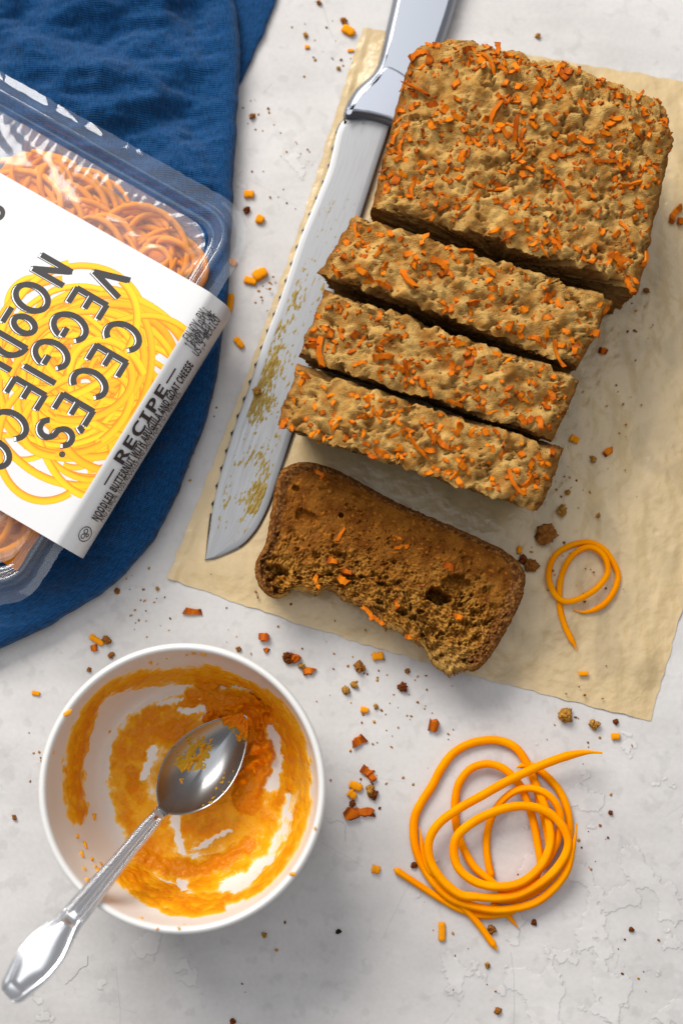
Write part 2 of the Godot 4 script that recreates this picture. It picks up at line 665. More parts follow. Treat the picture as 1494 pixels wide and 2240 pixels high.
func build_packet() -> void:
	var top := pk_o.y
	var la := pk_long
	var o := thing("noodle_packet", "clear plastic tray of squash noodles in a white printed card sleeve", "food packet", P(60, 850, 0.009))
	var low := 0.0092
	var a0 := -0.0375
	var a1 := la + 0.034
	var b0 := -0.0015
	var b1 := 0.150
	# rim: film skirt, raised ridge, channel
	var rim := Build.new()
	var rings := []
	var edge := noise(51, 0.25, 2)
	for q in [[0.0, -0.0042], [0.0030, -0.0036], [0.0055, -0.0033], [0.0062, -0.0010], [0.0070, 0.0], [0.0082, 0.0003], [0.0094, 0.0], [0.0102, -0.0012], [0.0108, -0.0034], [0.0120, -0.0040], [0.0132, -0.0036], [0.0140, -0.0050]]:
		var r := round_rect(a0 + q[0], a1 - q[0], b0 + q[0], b1 - q[0], 0.019 - q[0] * 0.8, top + q[1] - 0.0006, 260)
		if q[0] < 0.004:
			for i in r.size():
				r[i] += Vector3(edge.get_noise_2d(r[i].x, r[i].z), edge.get_noise_2d(r[i].z, r[i].x + 1.0) * 0.8, edge.get_noise_2d(r[i].z, r[i].x)) * 0.0004
		rings.append(r)
	rings_into(rim, rings, false)
	# tray walls and floor, with shallow flutes in the walls
	var tray := Build.new()
	rings = []
	for q in [[0.0140, -0.0050], [0.0150, -0.008], [0.0165, -0.012], [0.0182, -0.019], [0.0200, -0.026], [0.0212, -0.030], [0.0235, -0.0325], [0.0275, -0.0333]]:
		rings.append(round_rect(a0 + q[0], a1 - q[0], b0 + q[0], b1 - q[0], 0.019 - q[0] * 0.3, top + q[1], 220))
	var bottom: PackedVector3Array = rings[-1]
	var mid := pk((a0 + a1) / 2, (b0 + b1) / 2, top - 0.0333)
	var shut := PackedVector3Array()
	for p in bottom:
		shut.append(mid)
	rings.append(shut)
	rings_into(tray, rings, false)
	# stretched lid film: gathered into small radial tucks along the ridge that fan out near the corner
	var film := Build.new()
	var pos := PackedVector3Array()
	var n1 := noise(52, 0.03, 2)
	var nu := 300
	var nv := 260
	for j in nv:
		for i in nu:
			var a := lerpf(a0 + 0.0142, a1 - 0.0142, float(j) / (nv - 1))
			var b := lerpf(b0 + 0.0142, b1 - 0.0142, float(i) / (nu - 1))
			var da := minf(a - a0, a1 - a) - 0.0142
			var db := minf(b - b0, b1 - b) - 0.0142
			# corner rounding: pull the film's corner in
			var y := top - 0.0058 + 0.0040 * sstep(0.0, 0.020, da) * sstep(0.0, 0.012, db)
			var fan := atan2(da + 0.030, db + 0.028)
			var tuck := sin(fan * 62.0 + 2.0 * n1.get_noise_2d(a, b))
			var near := exp(-da / 0.014) + 0.5 * exp(-db / 0.006)
			var corner := exp(-(da * da + db * db) / 0.0009)
			y += 0.00024 * tuck * clampf(near * 0.35 + corner * 1.0, 0.0, 1.0)
			y += 0.0016 * n1.get_noise_2d(a * 0.7, b * 0.7) * sstep(0.0, 0.02, minf(da, db)) * 0.6
			y += 0.00010 * sin(b * 1500.0 + 4.0 * n1.get_noise_2d(b * 2.0, 0.0)) * exp(-da / 0.006) * (1.0 - corner)
			pos.append(pk(a, b, y))
	# round the two corners of the film by moving the grid's corner points inside the tray's radius
	var c := 0.011
	for j in nv:
		for i in nu:
			var a := lerpf(0.0, a1 - a0 - 0.0284, float(j) / (nv - 1))
			var b := lerpf(0.0, b1 - b0 - 0.0284, float(i) / (nu - 1))
			var ea := c - minf(a, a1 - a0 - 0.0284 - a)
			var eb := c - minf(b, b1 - b0 - 0.0284 - b)
			if ea > 0.0 and eb > 0.0:
				var l := sqrt(ea * ea + eb * eb)
				var m := maxf(ea, eb)
				var k := m / l
				var sa := 1.0 if a > (a1 - a0) / 2 - 0.0142 else -1.0
				var sb := 1.0 if b > (b1 - b0) / 2 - 0.0142 else -1.0
				pos[j * nu + i] += pk_a * (ea * k - ea) * sa + pk_b * (eb * k - eb) * sb
	film.grid(nu, nv, pos, false)
	for q in [["tray", tray, M.clear], ["tray_rim", rim, M.clear], ["lid_film", film, M.film]]:
		var g := part(q[0], (q[1] as Build).commit(o.position), q[2], o)
	build_sleeve(o, la, top)
	build_packed_noodles(a0, a1, b0, b1, top)


func build_sleeve(o: Node3D, la: float, top: float) -> void:
	var wide := 0.112
	var b := Build.new()
	var pos := PackedVector3Array()
	var uv := PackedVector2Array()
	var prof := [[wide, 0.0], [0.09, 0.0], [0.06, 0.0], [0.03, 0.0], [0.012, 0.0], [0.004, 0.0], [0.0012, -0.00005], [0.0, -0.0003], [-0.0010, -0.0011], [-0.0028, -0.0027], [-0.0046, -0.0044], [-0.0060, -0.0062], [-0.0070, -0.0083], [-0.0075, -0.0110], [-0.0074, -0.016], [-0.0062, -0.024], [-0.0050, -0.031]]
	var rows := 40
	var inner := prof.duplicate()
	inner.reverse()
	for j in rows:
		var s := float(j) / (rows - 1)
		for k in prof.size() * 2:
			var back := k >= prof.size()
			var q: Array = inner[k - prof.size()] if back else prof[k]
			var thick := 0.0005 if back else 0.0
			var bb: float = q[0]
			var yy: float = q[1]
			# the crease is softer at the upper end of the sleeve
			if bb < 0.003 and bb > -0.006:
				yy -= 0.0007 * (1.0 - s) * sin(PI * clampf((0.003 - bb) / 0.009, 0.0, 1.0))
			bb += thick * (1.0 if bb < 0.0 else 0.2)
			pos.append(pk(s * la, bb, top + 0.0004 + yy - thick))
			uv.append(Vector2(s, clampf(bb / wide, 0.004, 0.996)))
	b.grid(prof.size() * 2, rows, pos, false, PackedColorArray(), uv, "keep")
	if b.n[3].y < 0.0:
		b = Build.new()
		b.grid(prof.size() * 2, rows, pos, false, PackedColorArray(), uv, "flip")
	var m := mat(Color.WHITE, 0.42, {"albedo_texture": tex(sleeve_print(la, wide)), "metallic_specular": 0.4})
	var card := part("card_sleeve", b.commit(o.position), m, o)
	# the small print on the rounded edge: thin ink lettering, each line on its own stretch of the card
	var ink := mat(lin(0.030, 0.020, 0.018), 0.6)
	var grey := mat(lin(0.06, 0.055, 0.055), 0.6)
	side_text(card, o, "RECIPE", 0.0072, la * 0.512, -0.0029, -0.00265, 0.78, ink, top, true, 0.30)
	side_bar(card, o, la * 0.285, la * 0.345, -0.0029, -0.0026, 0.78, ink, top)
	side_bar(card, o, la * 0.688, la * 0.75, -0.0029, -0.0026, 0.78, ink, top)
	side_text(card, o, "NOODLED BUTTERNUT WITH ARUGULA AND GOAT CHEESE", 0.0020, la * 0.553, -0.0061, -0.0062, 1.05, ink, top, true, 0.63)
	side_text(card, o, "AND LEMON. TOSS NOODLES AND SAUTE FOR 5 TO 7 MINUTES.", 0.0015, la * 0.60, -0.0074, -0.0100, 1.35, grey, top, false, 0.52)
	var line := 0
	for words in ["ENJOY BY:", "11/03/19 CW", "PRODUCT OF", "US,S MEXICO"]:
		side_text(card, o, words, 0.0011, la * (0.118 + 0.012 * (line % 2)), [-0.0010, -0.0027, -0.0043, -0.0058][line], [-0.0011, -0.0026, -0.0041, -0.0059][line], [0.72, 0.78, 0.85, 1.0][line], grey, top, false, [0.125, 0.14, 0.135, 0.15][line], true)
		line += 1
	# round recycling-style mark near the lower end
	var ring := Build.new()
	for q in [[0.0, 0.0, 0.0030], [-0.0011, 0.0004, 0.0009], [0.0011, 0.0004, 0.0009], [0.0, -0.0013, 0.0006]]:
		var path := PackedVector3Array()
		for k in 25:
			var t := TAU * k / 24.0
			path.append(Vector3(q[0] + cos(t) * q[2], q[1] + sin(t) * q[2], 0))
		flat_stroke(ring, path, 0.00036)
	var mark := part("printed_mark", ring.commit(), ink, card)
	mark.transform = side_frame(o, la * 0.925, -0.0058, -0.0060, 0.95, top)


func side_frame(o: Node3D, a: float, b: float, y: float, lean: float, top: float) -> Transform3D:
	# lettering reads upwards along the edge; lean is how steeply the card falls away there
	var right := -pk_a
	var up := (pk_b * cos(lean) + Vector3.UP * sin(lean)).normalized()
	var out := right.cross(up).normalized()
	return Transform3D(Basis(right, up, out), pk(a, b, top + 0.0004 + y) + out * 0.0002 - o.position)


func side_text(card: Node3D, o: Node3D, words: String, size: float, a: float, b: float, y: float, lean: float, ink: Material, top: float, bold: bool, la_share: float, mono := false, stretch := 1.0) -> void:
	var f := SystemFont.new()
	f.font_names = PackedStringArray(["Droid Sans Mono" if mono else "Droid Sans"])
	f.font_weight = 700 if bold else 400
	var t := TextMesh.new()
	t.font = f
	t.text = words
	t.font_size = 64
	t.pixel_size = size / 64.0
	t.depth = 0.00012
	t.curve_step = 3.0
	var p := part("lettering", t, ink, card)
	var fr := side_frame(o, a, b, y, lean, top)
	var box := t.get_aabb()
	fr.basis = fr.basis * Basis.from_scale(Vector3(stretch * la_share * pk_long / box.size.x, 1, 1))
	p.transform = fr


func side_bar(card: Node3D, o: Node3D, a_from: float, a_to: float, b: float, y: float, lean: float, ink: Material, top: float) -> void:
	var bar := BoxMesh.new()
	bar.size = Vector3(a_to - a_from, 0.00065, 0.00012)
	part("printed_dash", bar, ink, card).transform = side_frame(o, (a_from + a_to) / 2, b, y, lean, top)


func flat_stroke(b: Build, path: PackedVector3Array, w: float) -> void:
	var pos := PackedVector3Array()
	var n := path.size()
	for i in n:
		var t := (path[mini(i + 1, n - 1)] - path[maxi(i - 1, 0)]).normalized()
		var s := Vector3(-t.y, t.x, 0) * w / 2
		pos.append(path[i] - s)
		pos.append(path[i] + s)
	b.grid(2, n, pos, false, PackedColorArray(), PackedVector2Array(), "keep")


# the print on top of the sleeve: a nest of yellow strands, and the name in tall thin capitals with a white inline
const PRINT := 1024
var ink_px := PackedByteArray()


func ink_stroke(path: PackedVector2Array, half: float, profile: int, c1: Color, c2: Color) -> void:
	# path in texels; profile 0 flat ink, 1 a strand that is deeper coloured at its sides
	for i in path.size() - 1:
		var a := path[i]
		var b := path[i + 1]
		var d := b - a
		var l := d.length()
		if l < 0.001:
			continue
		d /= l
		var s := Vector2(-d.y, d.x)
		var steps := int(ceil((l + half * 0.5) / 0.7))
		var across := int(ceil(half * 2.0 / 0.7))
		for k in steps:
			var q := a + d * ((l + half * 0.5) * k / steps - half * 0.25)
			for w in across + 1:
				var u := (2.0 * w / across - 1.0)
				var p := q + s * u * half
				var x := int(p.x)
				var y := int(p.y)
				if x < 0 or y < 0 or x >= PRINT or y >= PRINT:
					continue
				var col := c1
				if profile == 1:
					col = c1.lerp(c2, clampf(u * u * u * u * 0.9 + 0.35 * u, 0.0, 1.0))
				var at := (y * PRINT + x) * 3
				ink_px[at] = int(col.r * 255.0)
				ink_px[at + 1] = int(col.g * 255.0)
				ink_px[at + 2] = int(col.b * 255.0)


func letter(ch: String) -> Array:
	# strokes of a letter in a box 1 wide and 1 high (y up)
	var arc := func(cx: float, cy: float, rx: float, ry: float, from: float, to: float) -> PackedVector2Array:
		var p := PackedVector2Array()
		for k in 33:
			var t := lerpf(from, to, k / 32.0)
			p.append(Vector2(cx + cos(t) * rx, cy + sin(t) * ry))
		return p
	match ch:
		"C":
			return [arc.call(0.5, 0.5, 0.5, 0.5, 0.85, TAU - 0.85)]
		"E":
			return [PackedVector2Array([Vector2(0.9, 1), Vector2(0.1, 1), Vector2(0.1, 0), Vector2(0.9, 0)]), PackedVector2Array([Vector2(0.1, 0.5), Vector2(0.75, 0.5)])]
		"V":
			return [PackedVector2Array([Vector2(0, 1), Vector2(0.5, 0), Vector2(1, 1)])]
		"G":
			var g: PackedVector2Array = arc.call(0.5, 0.5, 0.5, 0.5, 0.85, TAU - 0.35)
			g.append(Vector2(0.96, 0.45))
			return [g, PackedVector2Array([Vector2(0.6, 0.45), Vector2(0.97, 0.45)])]
		"I":
			return [PackedVector2Array([Vector2(0.5, 1), Vector2(0.5, 0)])]
		"O":
			return [arc.call(0.5, 0.5, 0.5, 0.5, 0.0, TAU)]
		"N":
			return [PackedVector2Array([Vector2(0.1, 0), Vector2(0.1, 1), Vector2(0.9, 0), Vector2(0.9, 1)])]
		"D":
			var d: PackedVector2Array = arc.call(0.15, 0.5, 0.75, 0.5, -PI / 2, PI / 2)
			d.append(Vector2(0.15, 1))
			d.append(Vector2(0.15, -0.02))
			return [d]
		"L":
			return [PackedVector2Array([Vector2(0.1, 1), Vector2(0.1, 0), Vector2(0.9, 0)])]
		"S":
			var s: PackedVector2Array = arc.call(0.5, 0.75, 0.4, 0.25, 0.5, PI * 1.5)
			s.append_array(arc.call(0.5, 0.25, 0.42, 0.25, PI / 2, -PI + 0.5))
			return [s]
		"'":
			return [PackedVector2Array([Vector2(0.5, 1.0), Vector2(0.5, 0.97), Vector2(0.38, 0.84)])]
		"o":
			return [arc.call(0.5, 0.62, 0.38, 0.34, 0.0, TAU), PackedVector2Array([Vector2(0.1, 0.02), Vector2(0.9, 0.02)])]
	return []


func sleeve_print(la: float, wide: float) -> Image:
	ink_px.resize(PRINT * PRINT * 3)
	ink_px.fill(216)
	var r := RandomNumberGenerator.new()
	r.seed = 8
	var to_tex := func(u: float, v: float) -> Vector2:
		var p := P(u, v, 0.0434) - pk_o
		return Vector2(p.dot(pk_a) / la, p.dot(pk_b) / wide) * PRINT
	var mid: Vector2 = to_tex.call(172, 828)
	var mm := PRINT / (la * 1000.0)
	var ratio := la / wide
	# strands: the deep ones first and redder, then open loops out to the rim of the nest
	for k in 84:
		var depth := k / 84.0
		var reach := 50.0 if depth > 0.5 else 42.0
		var rr := r.randf_range(9.0, 26.0) if depth < 0.55 else r.randf_range(17.0, 36.0)
		var off := r.randf_range(0.0, maxf(reach - rr, 2.0))
		var turn := r.randf() * TAU
		var c := Vector2(cos(turn), sin(turn)) * off
		var oval := r.randf_range(0.55, 1.0)
		var lean := r.randf() * PI
		var start := r.randf() * TAU
		var sweep := r.randf_range(2.2, 6.0)
		var path := PackedVector2Array()
		for i in 60:
			var t := start + sweep * i / 59.0
			var q := Vector2(cos(t), sin(t) * oval).rotated(lean) * rr * (1.0 + 0.05 * sin(t * 2.3 + k)) + c
			path.append(mid + Vector2(q.x * mm, q.y * mm * ratio))
		var bright := Color(1.0, 0.80, 0.06).lerp(Color(1.0, 0.70, 0.02), r.randf())
		if depth < 0.4:
			bright = bright.lerp(Color(0.97, 0.52, 0.03), r.randf_range(0.2, 0.9) * (1.0 - depth))
		ink_stroke(path, r.randf_range(1.05, 1.6) * mm, 1, bright, bright.lerp(Color(0.93, 0.44, 0.02), 0.85))
	# lines of capitals: centre of each letter by its place along the edge, as read off the packet
	var lines := [
		["CECE'S", 79.0, 46.0, [[270, 737], [236, 789], [197, 840], [163, 896], [186, 953], [124, 947]]],
		["VEGGIECO", 80.0, 46.0, [[240, 613], [193, 664], [154, 716], [114, 776], [88, 819], [58, 861], [23, 930], [-14, 992]]],
		["NOoDLED", 80.0, 46.0, [[116, 591], [71, 651], [47, 706], [18, 756], [-18, 806], [-52, 860], [-92, 915]]],
	]
	var along: Vector2 = (to_tex.call(127, 1190) - to_tex.call(463, 641)).normalized()
	for ln in lines:
		var words: String = ln[0]
		for i in words.length():
			var ch := words[i]
			var c: Vector2 = to_tex.call(float(ln[3][i][0]), float(ln[3][i][1]))
			# letters stand with their heads towards the edge: up is -b, reading runs along +a
			var h := 13.6 * mm * ratio
			var w := 8.0 * mm
			if ch in ["o"]:
				h *= 0.98
			if ch in ["C", "G", "O"]:
				w = 9.6 * mm
			if ch == "'":
				c = to_tex.call(150.0, 925.0)
			for st in letter(ch):
				var path := PackedVector2Array()
				var ghost := PackedVector2Array()
				for q in st:
					var p := c + Vector2((q.x - 0.5) * w, -(q.y - 0.5) * h)
					path.append(p)
					ghost.append(p + Vector2(0.62 * mm, 0.75 * mm * ratio))
				var thick := 0.74 * mm
				ink_stroke(ghost, thick * 1.45, 0, Color(0.23, 0.21, 0.20), Color.BLACK)
				ink_stroke(ghost, thick * 0.95, 0, Color(0.97, 0.97, 0.97), Color.WHITE)
				ink_stroke(path, thick * 1.5, 0, Color(0.21, 0.20, 0.20), Color.BLACK)
	# the print stops short of the crease
	for y in 11:
		for x in PRINT * 3:
			ink_px[y * PRINT * 3 + x] = 216
	# registered mark, and the last letter of a line cut by the picture's edge
	var rm: Vector2 = to_tex.call(137, 994)
	for q in [[rm, 0.95], [rm, 0.35], [to_tex.call(-6, 466), 2.4]]:
		var ring := PackedVector2Array()
		for k in 25:
			ring.append(q[0] + Vector2(cos(TAU * k / 24.0) * q[1] * mm, sin(TAU * k / 24.0) * q[1] * mm * ratio))
		ink_stroke(ring, (0.22 if q[1] < 2.0 else 0.9) * mm, 0, Color(0.22, 0.2, 0.2), Color.BLACK)
	return Image.create_from_data(PRINT, PRINT, false, Image.FORMAT_RGB8, ink_px)


func build_packed_noodles(a0: float, a1: float, b0: float, b1: float, top: float) -> void:
	var b := Build.new()
	var r := RandomNumberGenerator.new()
	r.seed = 61
	for k in 980:
		var rr := r.randf_range(0.007, 0.02)
		var a := r.randf_range(a0 + 0.0185 + rr * 0.6, a1 - 0.0185 - rr * 0.6)
		var bb := r.randf_range(b0 + 0.0185 + rr * 0.6, b0 + 0.100)
		var deep := r.randf()
		# the heap has slumped away from the tray's upper corner
		var slump := 0.013 * exp(-pow((a - a0) / 0.035, 2.0)) * exp(-pow((bb - b0) / 0.06, 2.0))
		var y0 := lerpf(top - 0.0300, top - 0.0080, deep) - slump * deep
		var start := r.randf() * TAU
		var sweep := r.randf_range(2.5, 6.0)
		var oval := r.randf_range(0.5, 1.0)
		var lean := r.randf() * PI
		var path := PackedVector3Array()
		var rad := PackedFloat32Array()
		var cols := PackedColorArray()
		var g := r.randf_range(0.8, 1.05)
		for i in 18:
			var t := start + sweep * i / 17.0
			var q := Vector2(cos(t), sin(t) * oval).rotated(lean) * rr
			path.append(pk(a + q.x, bb + q.y, y0 + 0.002 * sin(t * 1.5)))
			rad.append(0.0014 if i > 1 and i < 16 else 0.0009)
			cols.append(Color(1.0 * g, 0.33 * g, 0.004))
		tube(b, path, rad, 6, cols)
	# the heap below the top strands
	var pos := PackedVector3Array()
	var cols := PackedColorArray()
	var n1 := noise(62, 0.09, 2)
	for j in 90:
		for i in 70:
			var a := lerpf(a0 + 0.0165, a1 - 0.0165, j / 89.0)
			var bb := lerpf(b0 + 0.0165, b0 + 0.105, i / 69.0)
			var edge := minf(minf(a - a0, a1 - a), bb - b0) - 0.0165
			var slump := 0.012 * exp(-pow((a - a0) / 0.035, 2.0)) * exp(-pow((bb - b0) / 0.06, 2.0))
			pos.append(pk(a, bb, top - 0.0290 + 0.0165 * sstep(0.0, 0.012, edge) - slump * 0.7 + 0.0018 * n1.get_noise_2d(a, bb)))
			cols.append(Color(0.95, 0.28, 0.004))
	b.grid(70, 90, pos, false, cols)
	var at := pk(0.05, 0.05, 0.0105)
	var m := part("packed_noodles", b.commit(at), M.noodle, self, true)
	m.position = at
	tag(m, "heap of orange squash noodles packed inside the clear tray", "noodles")


# ---------- bread knife

func build_knife() -> void:
	var o := thing("bread_knife", "steel bread knife with smeared scalloped blade lying beside the loaf", "knife", P(600, 800, 0.002))
	# blade outline: scalloped edge down the left, rounded point, straight back under the slices
	var edge := outline([[752, 262], [735, 290], [716, 370], [690, 436], [652, 530], [612, 650], [575, 748], [538, 858], [512, 930], [482, 1028], [463, 1108], [455, 1165], [449, 1226]], 0.0012, 620, false)
	var blade := PackedVector3Array()
	var n := edge.size()
	for i in n:
		var t := (edge[mini(i + 1, n - 1)] - edge[maxi(i - 1, 0)])
		t.y = 0.0
		t = t.normalized()
		var s := float(i) / (n - 1)
		var bite := 0.0
		if s > 0.035 and s < 0.90:
			bite = 0.00135 * absf(sin(PI * (s - 0.035) * 26.0)) - 0.0003
		blade.append(edge[i] + Vector3(-t.z, 0, t.x) * -bite)
	if (blade[20] - edge[20]).x < 0.0 and absf((blade[20] - edge[20]).x) > 0.0003:
		for i in n:
			blade[i] = edge[i] * 2.0 - blade[i]
	var back := outline([[470, 1224], [500, 1213], [532, 1196], [556, 1172], [576, 1142], [596, 1098], [616, 1035], [640, 962], [690, 800], [760, 580], [830, 360], [862, 262]], 0.0012, 260, false)
	blade.append_array(back)
	var smooth_line := edge.duplicate()
	smooth_line.append_array(back)
	var b := Build.new()
	var rings := []
	for q in [[0.0, -0.0006], [0.0, 0.0], [0.0008, 0.0006], [0.0014, 0.0008], [0.0032, 0.0009]]:
		var r := blade.duplicate() if q[0] == 0.0 else inset(smooth_line, q[0], 0.0)
		if q[0] > 0.0:
			for i in r.size():
				r[i] = smooth_line[i].lerp(r[i], clampf(Vector2(smooth_line[i].x - edge[n - 1].x, smooth_line[i].z - edge[n - 1].z).length() / 0.012, 0.12, 1.0))
		for i in r.size():
			# the blade rises towards the handle
			var far := clampf((P(449, 1226, 0).z - r[i].z) / 0.19, 0.0, 1.0)
			r[i].y = 0.00165 + 0.0014 * far + q[1]
		rings.append(r)
	var pos := PackedVector3Array()
	for r in rings.slice(2):
		pos.append_array(r)
	b.grid(blade.size(), rings.size() - 2, pos, true, PackedColorArray(), PackedVector2Array(), "up")
	# the ground bevel of the cutting edge: brighter polish, so it mirrors the dim side of the room
	var bevel := Build.new()
	pos = PackedVector3Array()
	for r in rings.slice(0, 3):
		pos.append_array(r)
	bevel.grid(blade.size(), 3, pos, true, PackedColorArray(), PackedVector2Array(), "up")
	part("cutting_edge", bevel.commit(o.position), mat(lin(0.30, 0.30, 0.31), 0.15, {"metallic": 1.0}), o)
	# flat of the blade: rows from edge to back
	var face := PackedVector3Array()
	var inner: PackedVector3Array = rings[-1]
	var e1 := resample(inner.slice(0, n), 200)
	var e2 := inner.slice(n, inner.size())
	e2.reverse()
	e2 = resample(e2, 200)
	var face_uv := PackedVector2Array()
	for i in 200:
		for k in 12:
			face.append(e1[i].lerp(e2[i], k / 11.0))
			face_uv.append(Vector2(k / 11.0, i / 199.0))
	b.grid(12, 200, face, false, PackedColorArray(), face_uv)
	var under := PackedVector3Array()
	for p in face:
		under.append(p - Vector3(0, 0.0013, 0))
	b.grid(12, 200, under)
	# wiped steel: faint greasy streaks along the blade change its gloss and dull it a little
	var streaks := grey_noise(512, 0.02, 4, 72, 512)
	streaks.resize(512, 96, Image.INTERPOLATE_CUBIC)
	streaks.resize(512, 512, Image.INTERPOLATE_CUBIC)
	var rough := streaks.duplicate()
	rough.adjust_bcs(1.0, 0.25, 1.0)
	M.blade.roughness = 0.95
	M.blade.roughness_texture = tex(rough)
	part("blade", b.commit(o.position), M.blade, o)
	# handle: one solid steel piece with bevelled sides, its front swept out to the blade's heel
	var h := outline([[748, 256], [753, 236], [764, 211], [782, 186], [806, 168], [822, 148], [830, 122], [842, 70], [856, 10], [868, -50], [900, -190], [930, -330], [960, -420], [1030, -440], [1090, -380], [1062, -250], [1030, -110], [1000, 0], [982, 60], [950, 150], [920, 220], [896, 262], [872, 281], [846, 270], [812, 260], [780, 254]], 0.006, 420)
	h = relax(h, 10)
	part("handle", slab(h, [[0.0004, 0.0018], [0.0, 0.0030], [0.0002, 0.0050], [0.0009, 0.0066], [0.0019, 0.0078], [0.0030, 0.0084], [0.0036, 0.0086]]).commit(o.position), M.steel, o)
	# satin bolster: a thin plate let into the handle's front
	var plate := outline([[757, 250], [764, 228], [778, 204], [798, 185], [818, 168], [831, 146], [850, 138], [878, 150], [905, 172], [922, 196], [905, 240], [888, 264], [868, 272], [842, 262], [808, 254], [780, 250]], 0.009, 300)
	plate = relax(inset(plate, 0.0010, 0.009), 6)
	var satin := mat(lin(0.31, 0.33, 0.38), 0.45, {"metallic": 1.0})
	part("bolster", slab(plate, [[0.0, 0.0060], [0.0002, 0.0084], [0.0007, 0.00885], [0.0014, 0.0090]]).commit(o.position), satin, o)
	# smears of batter along the blade, raised a little above the steel
	var sm := Build.new()
	pos = PackedVector3Array()
	var cols := PackedColorArray()
	var keep := PackedByteArray()
	var n1 := noise(73, 0.12, 4)
	var n2 := noise(74, 0.5, 3)
	var lines := [[[640, 560], [655, 610], 22.0, 0.10], [[612, 640], [640, 660], 30.0, 0.30], [[604, 720], [590, 800], 24.0, 0.45], [[590, 800], [566, 880], 26.0, 0.62], [[566, 880], [560, 900], 22.0, 0.6], [[690, 620], [650, 650], 30.0, 0.15],
		[[560, 990], [545, 1010], 14.0, 0.35], [[585, 1020], [560, 1090], 14.0, 0.5], [[565, 1070], [556, 1110], 18.0, 0.62], [[545, 1160], [535, 1175], 8.0, 0.35], [[640, 880], [600, 960], 10.0, 0.25], [[500, 1060], [478, 1150], 12.0, 0.15], [[668, 500], [690, 480], 14.0, 0.14]]
	var nu := 130
	var nv := 520
	for j in nv:
		for i in nu:
			var t := j / (nv - 1.0)
			var at := 40.0 + t * 150.0
			var k0 := int(at)
			var s := 0.04 + 0.92 * i / (nu - 1.0)
			var p := e1[k0].lerp(e1[mini(k0 + 1, 199)], at - k0).lerp(e2[k0].lerp(e2[mini(k0 + 1, 199)], at - k0), s)
			var q := to_px(p)
			var f := 0.0
			for l in lines:
				var d := Geometry2D.get_closest_point_to_segment(q, Vector2(l[0][0], l[0][1]), Vector2(l[1][0], l[1][1])).distance_to(q)
				f = maxf(f, l[3] * exp(-d * d / (l[2] * l[2] * 1.5)))
			# dragged along the blade: stretch the noise that way
			var along := p.dot(Vector3(-0.40, 0, 0.92))
			var over := p.dot(Vector3(0.92, 0, 0.40))
			var g := f * 1.12 + 0.34 * n1.get_noise_2d(over * 1.6, along * 0.55) + 0.62 * n2.get_noise_2d(over * 1.3, along * 0.45) - 0.42
			g = clampf(g, -0.4, 0.6)
			pos.append(p + Vector3(0, 0.0007 * g + 0.00004, 0))
			keep.append(1 if g > -0.12 else 0)
			var c := Color(0.33, 0.25, 0.085).lerp(Color(0.28, 0.165, 0.03), clampf(g * 1.5, 0.0, 1.0))
			cols.append(c)
	sm.grid(nu, nv, pos, false, cols, PackedVector2Array(), "up", keep)
	part("batter_smears", sm.commit(o.position), M.smear, o, true)
	part_label(o, "batter_smears", "ochre streaks of dried batter along the blade")


func relax(path: PackedVector3Array, times: int) -> PackedVector3Array:
	var p := path
	var n := p.size()
	for t in times:
		var q := PackedVector3Array()
		for i in n:
			q.append(p[i] * 0.5 + (p[(i + 1) % n] + p[(i - 1 + n) % n]) * 0.25)
		p = q
	return p


# a flat solid with a rounded top edge: rings stepped inwards from an outline, the top closed
func slab(line: PackedVector3Array, steps: Array) -> Build:
	var b := Build.new()
	var pos := PackedVector3Array()
	var ring := line
	var done := 0.0
	for q in steps:
		var d: float = q[0] - done
		var parts := maxi(1, int(absf(d) / 0.0003))
		for k in parts:
			ring = relax(inset(ring, d / parts, q[1]), 2 if absf(d) > 0.0 else 0)
		done = q[0]
		for i in ring.size():
			ring[i].y = q[1]
		pos.append_array(ring)
	b.grid(line.size(), steps.size(), pos, true, PackedColorArray(), PackedVector2Array(), "up")
	var flat := PackedVector2Array()
	for p in ring:
		flat.append(Vector2(p.x, p.z))
	var tri := Geometry2D.triangulate_polygon(flat)
	var base := b.v.size()
	for p in ring:
		b.v.append(p)
		b.n.append(Vector3.UP)
		b.c.append(Color.WHITE)
		b.uv.append(Vector2.ZERO)
	for k in range(0, tri.size(), 3):
		var x := flat[tri[k]]
		var y := flat[tri[k + 1]]
		var z := flat[tri[k + 2]]
		var turn := (y - x).cross(z - x) > 0.0
		b.idx.append_array(PackedInt32Array([base + tri[k], base + tri[k + (1 if turn else 2)], base + tri[k + (2 if turn else 1)]]))
	return b


func part_label(o: Node3D, called: String, label: String) -> void:
	o.get_node(called).set_meta("label", label)


# ---------- bread

var lump := noise(81, 0.075, 3)
var bump := noise(82, 0.27, 3)
var pit := noise(83, 0.75, 2)
var crack := noise(84, 0.042, 2)
var warp := noise(85, 0.06, 2)
var tone := noise(86, 0.10, 3)
var speck := noise(87, 0.9, 2)
var hole := noise(88, 0.22, 3)


var plates := cells(FastNoiseLite.RETURN_DISTANCE2_SUB)
var plate_high := cells(FastNoiseLite.RETURN_CELL_VALUE)
var grain_n := noise(80, 1.1, 2)


func cells(what: int) -> FastNoiseLite:
	var n := noise(79, 0.082, 1, FastNoiseLite.TYPE_CELLULAR)
	n.cellular_return_type = what
	n.cellular_jitter = 1.0
	return n


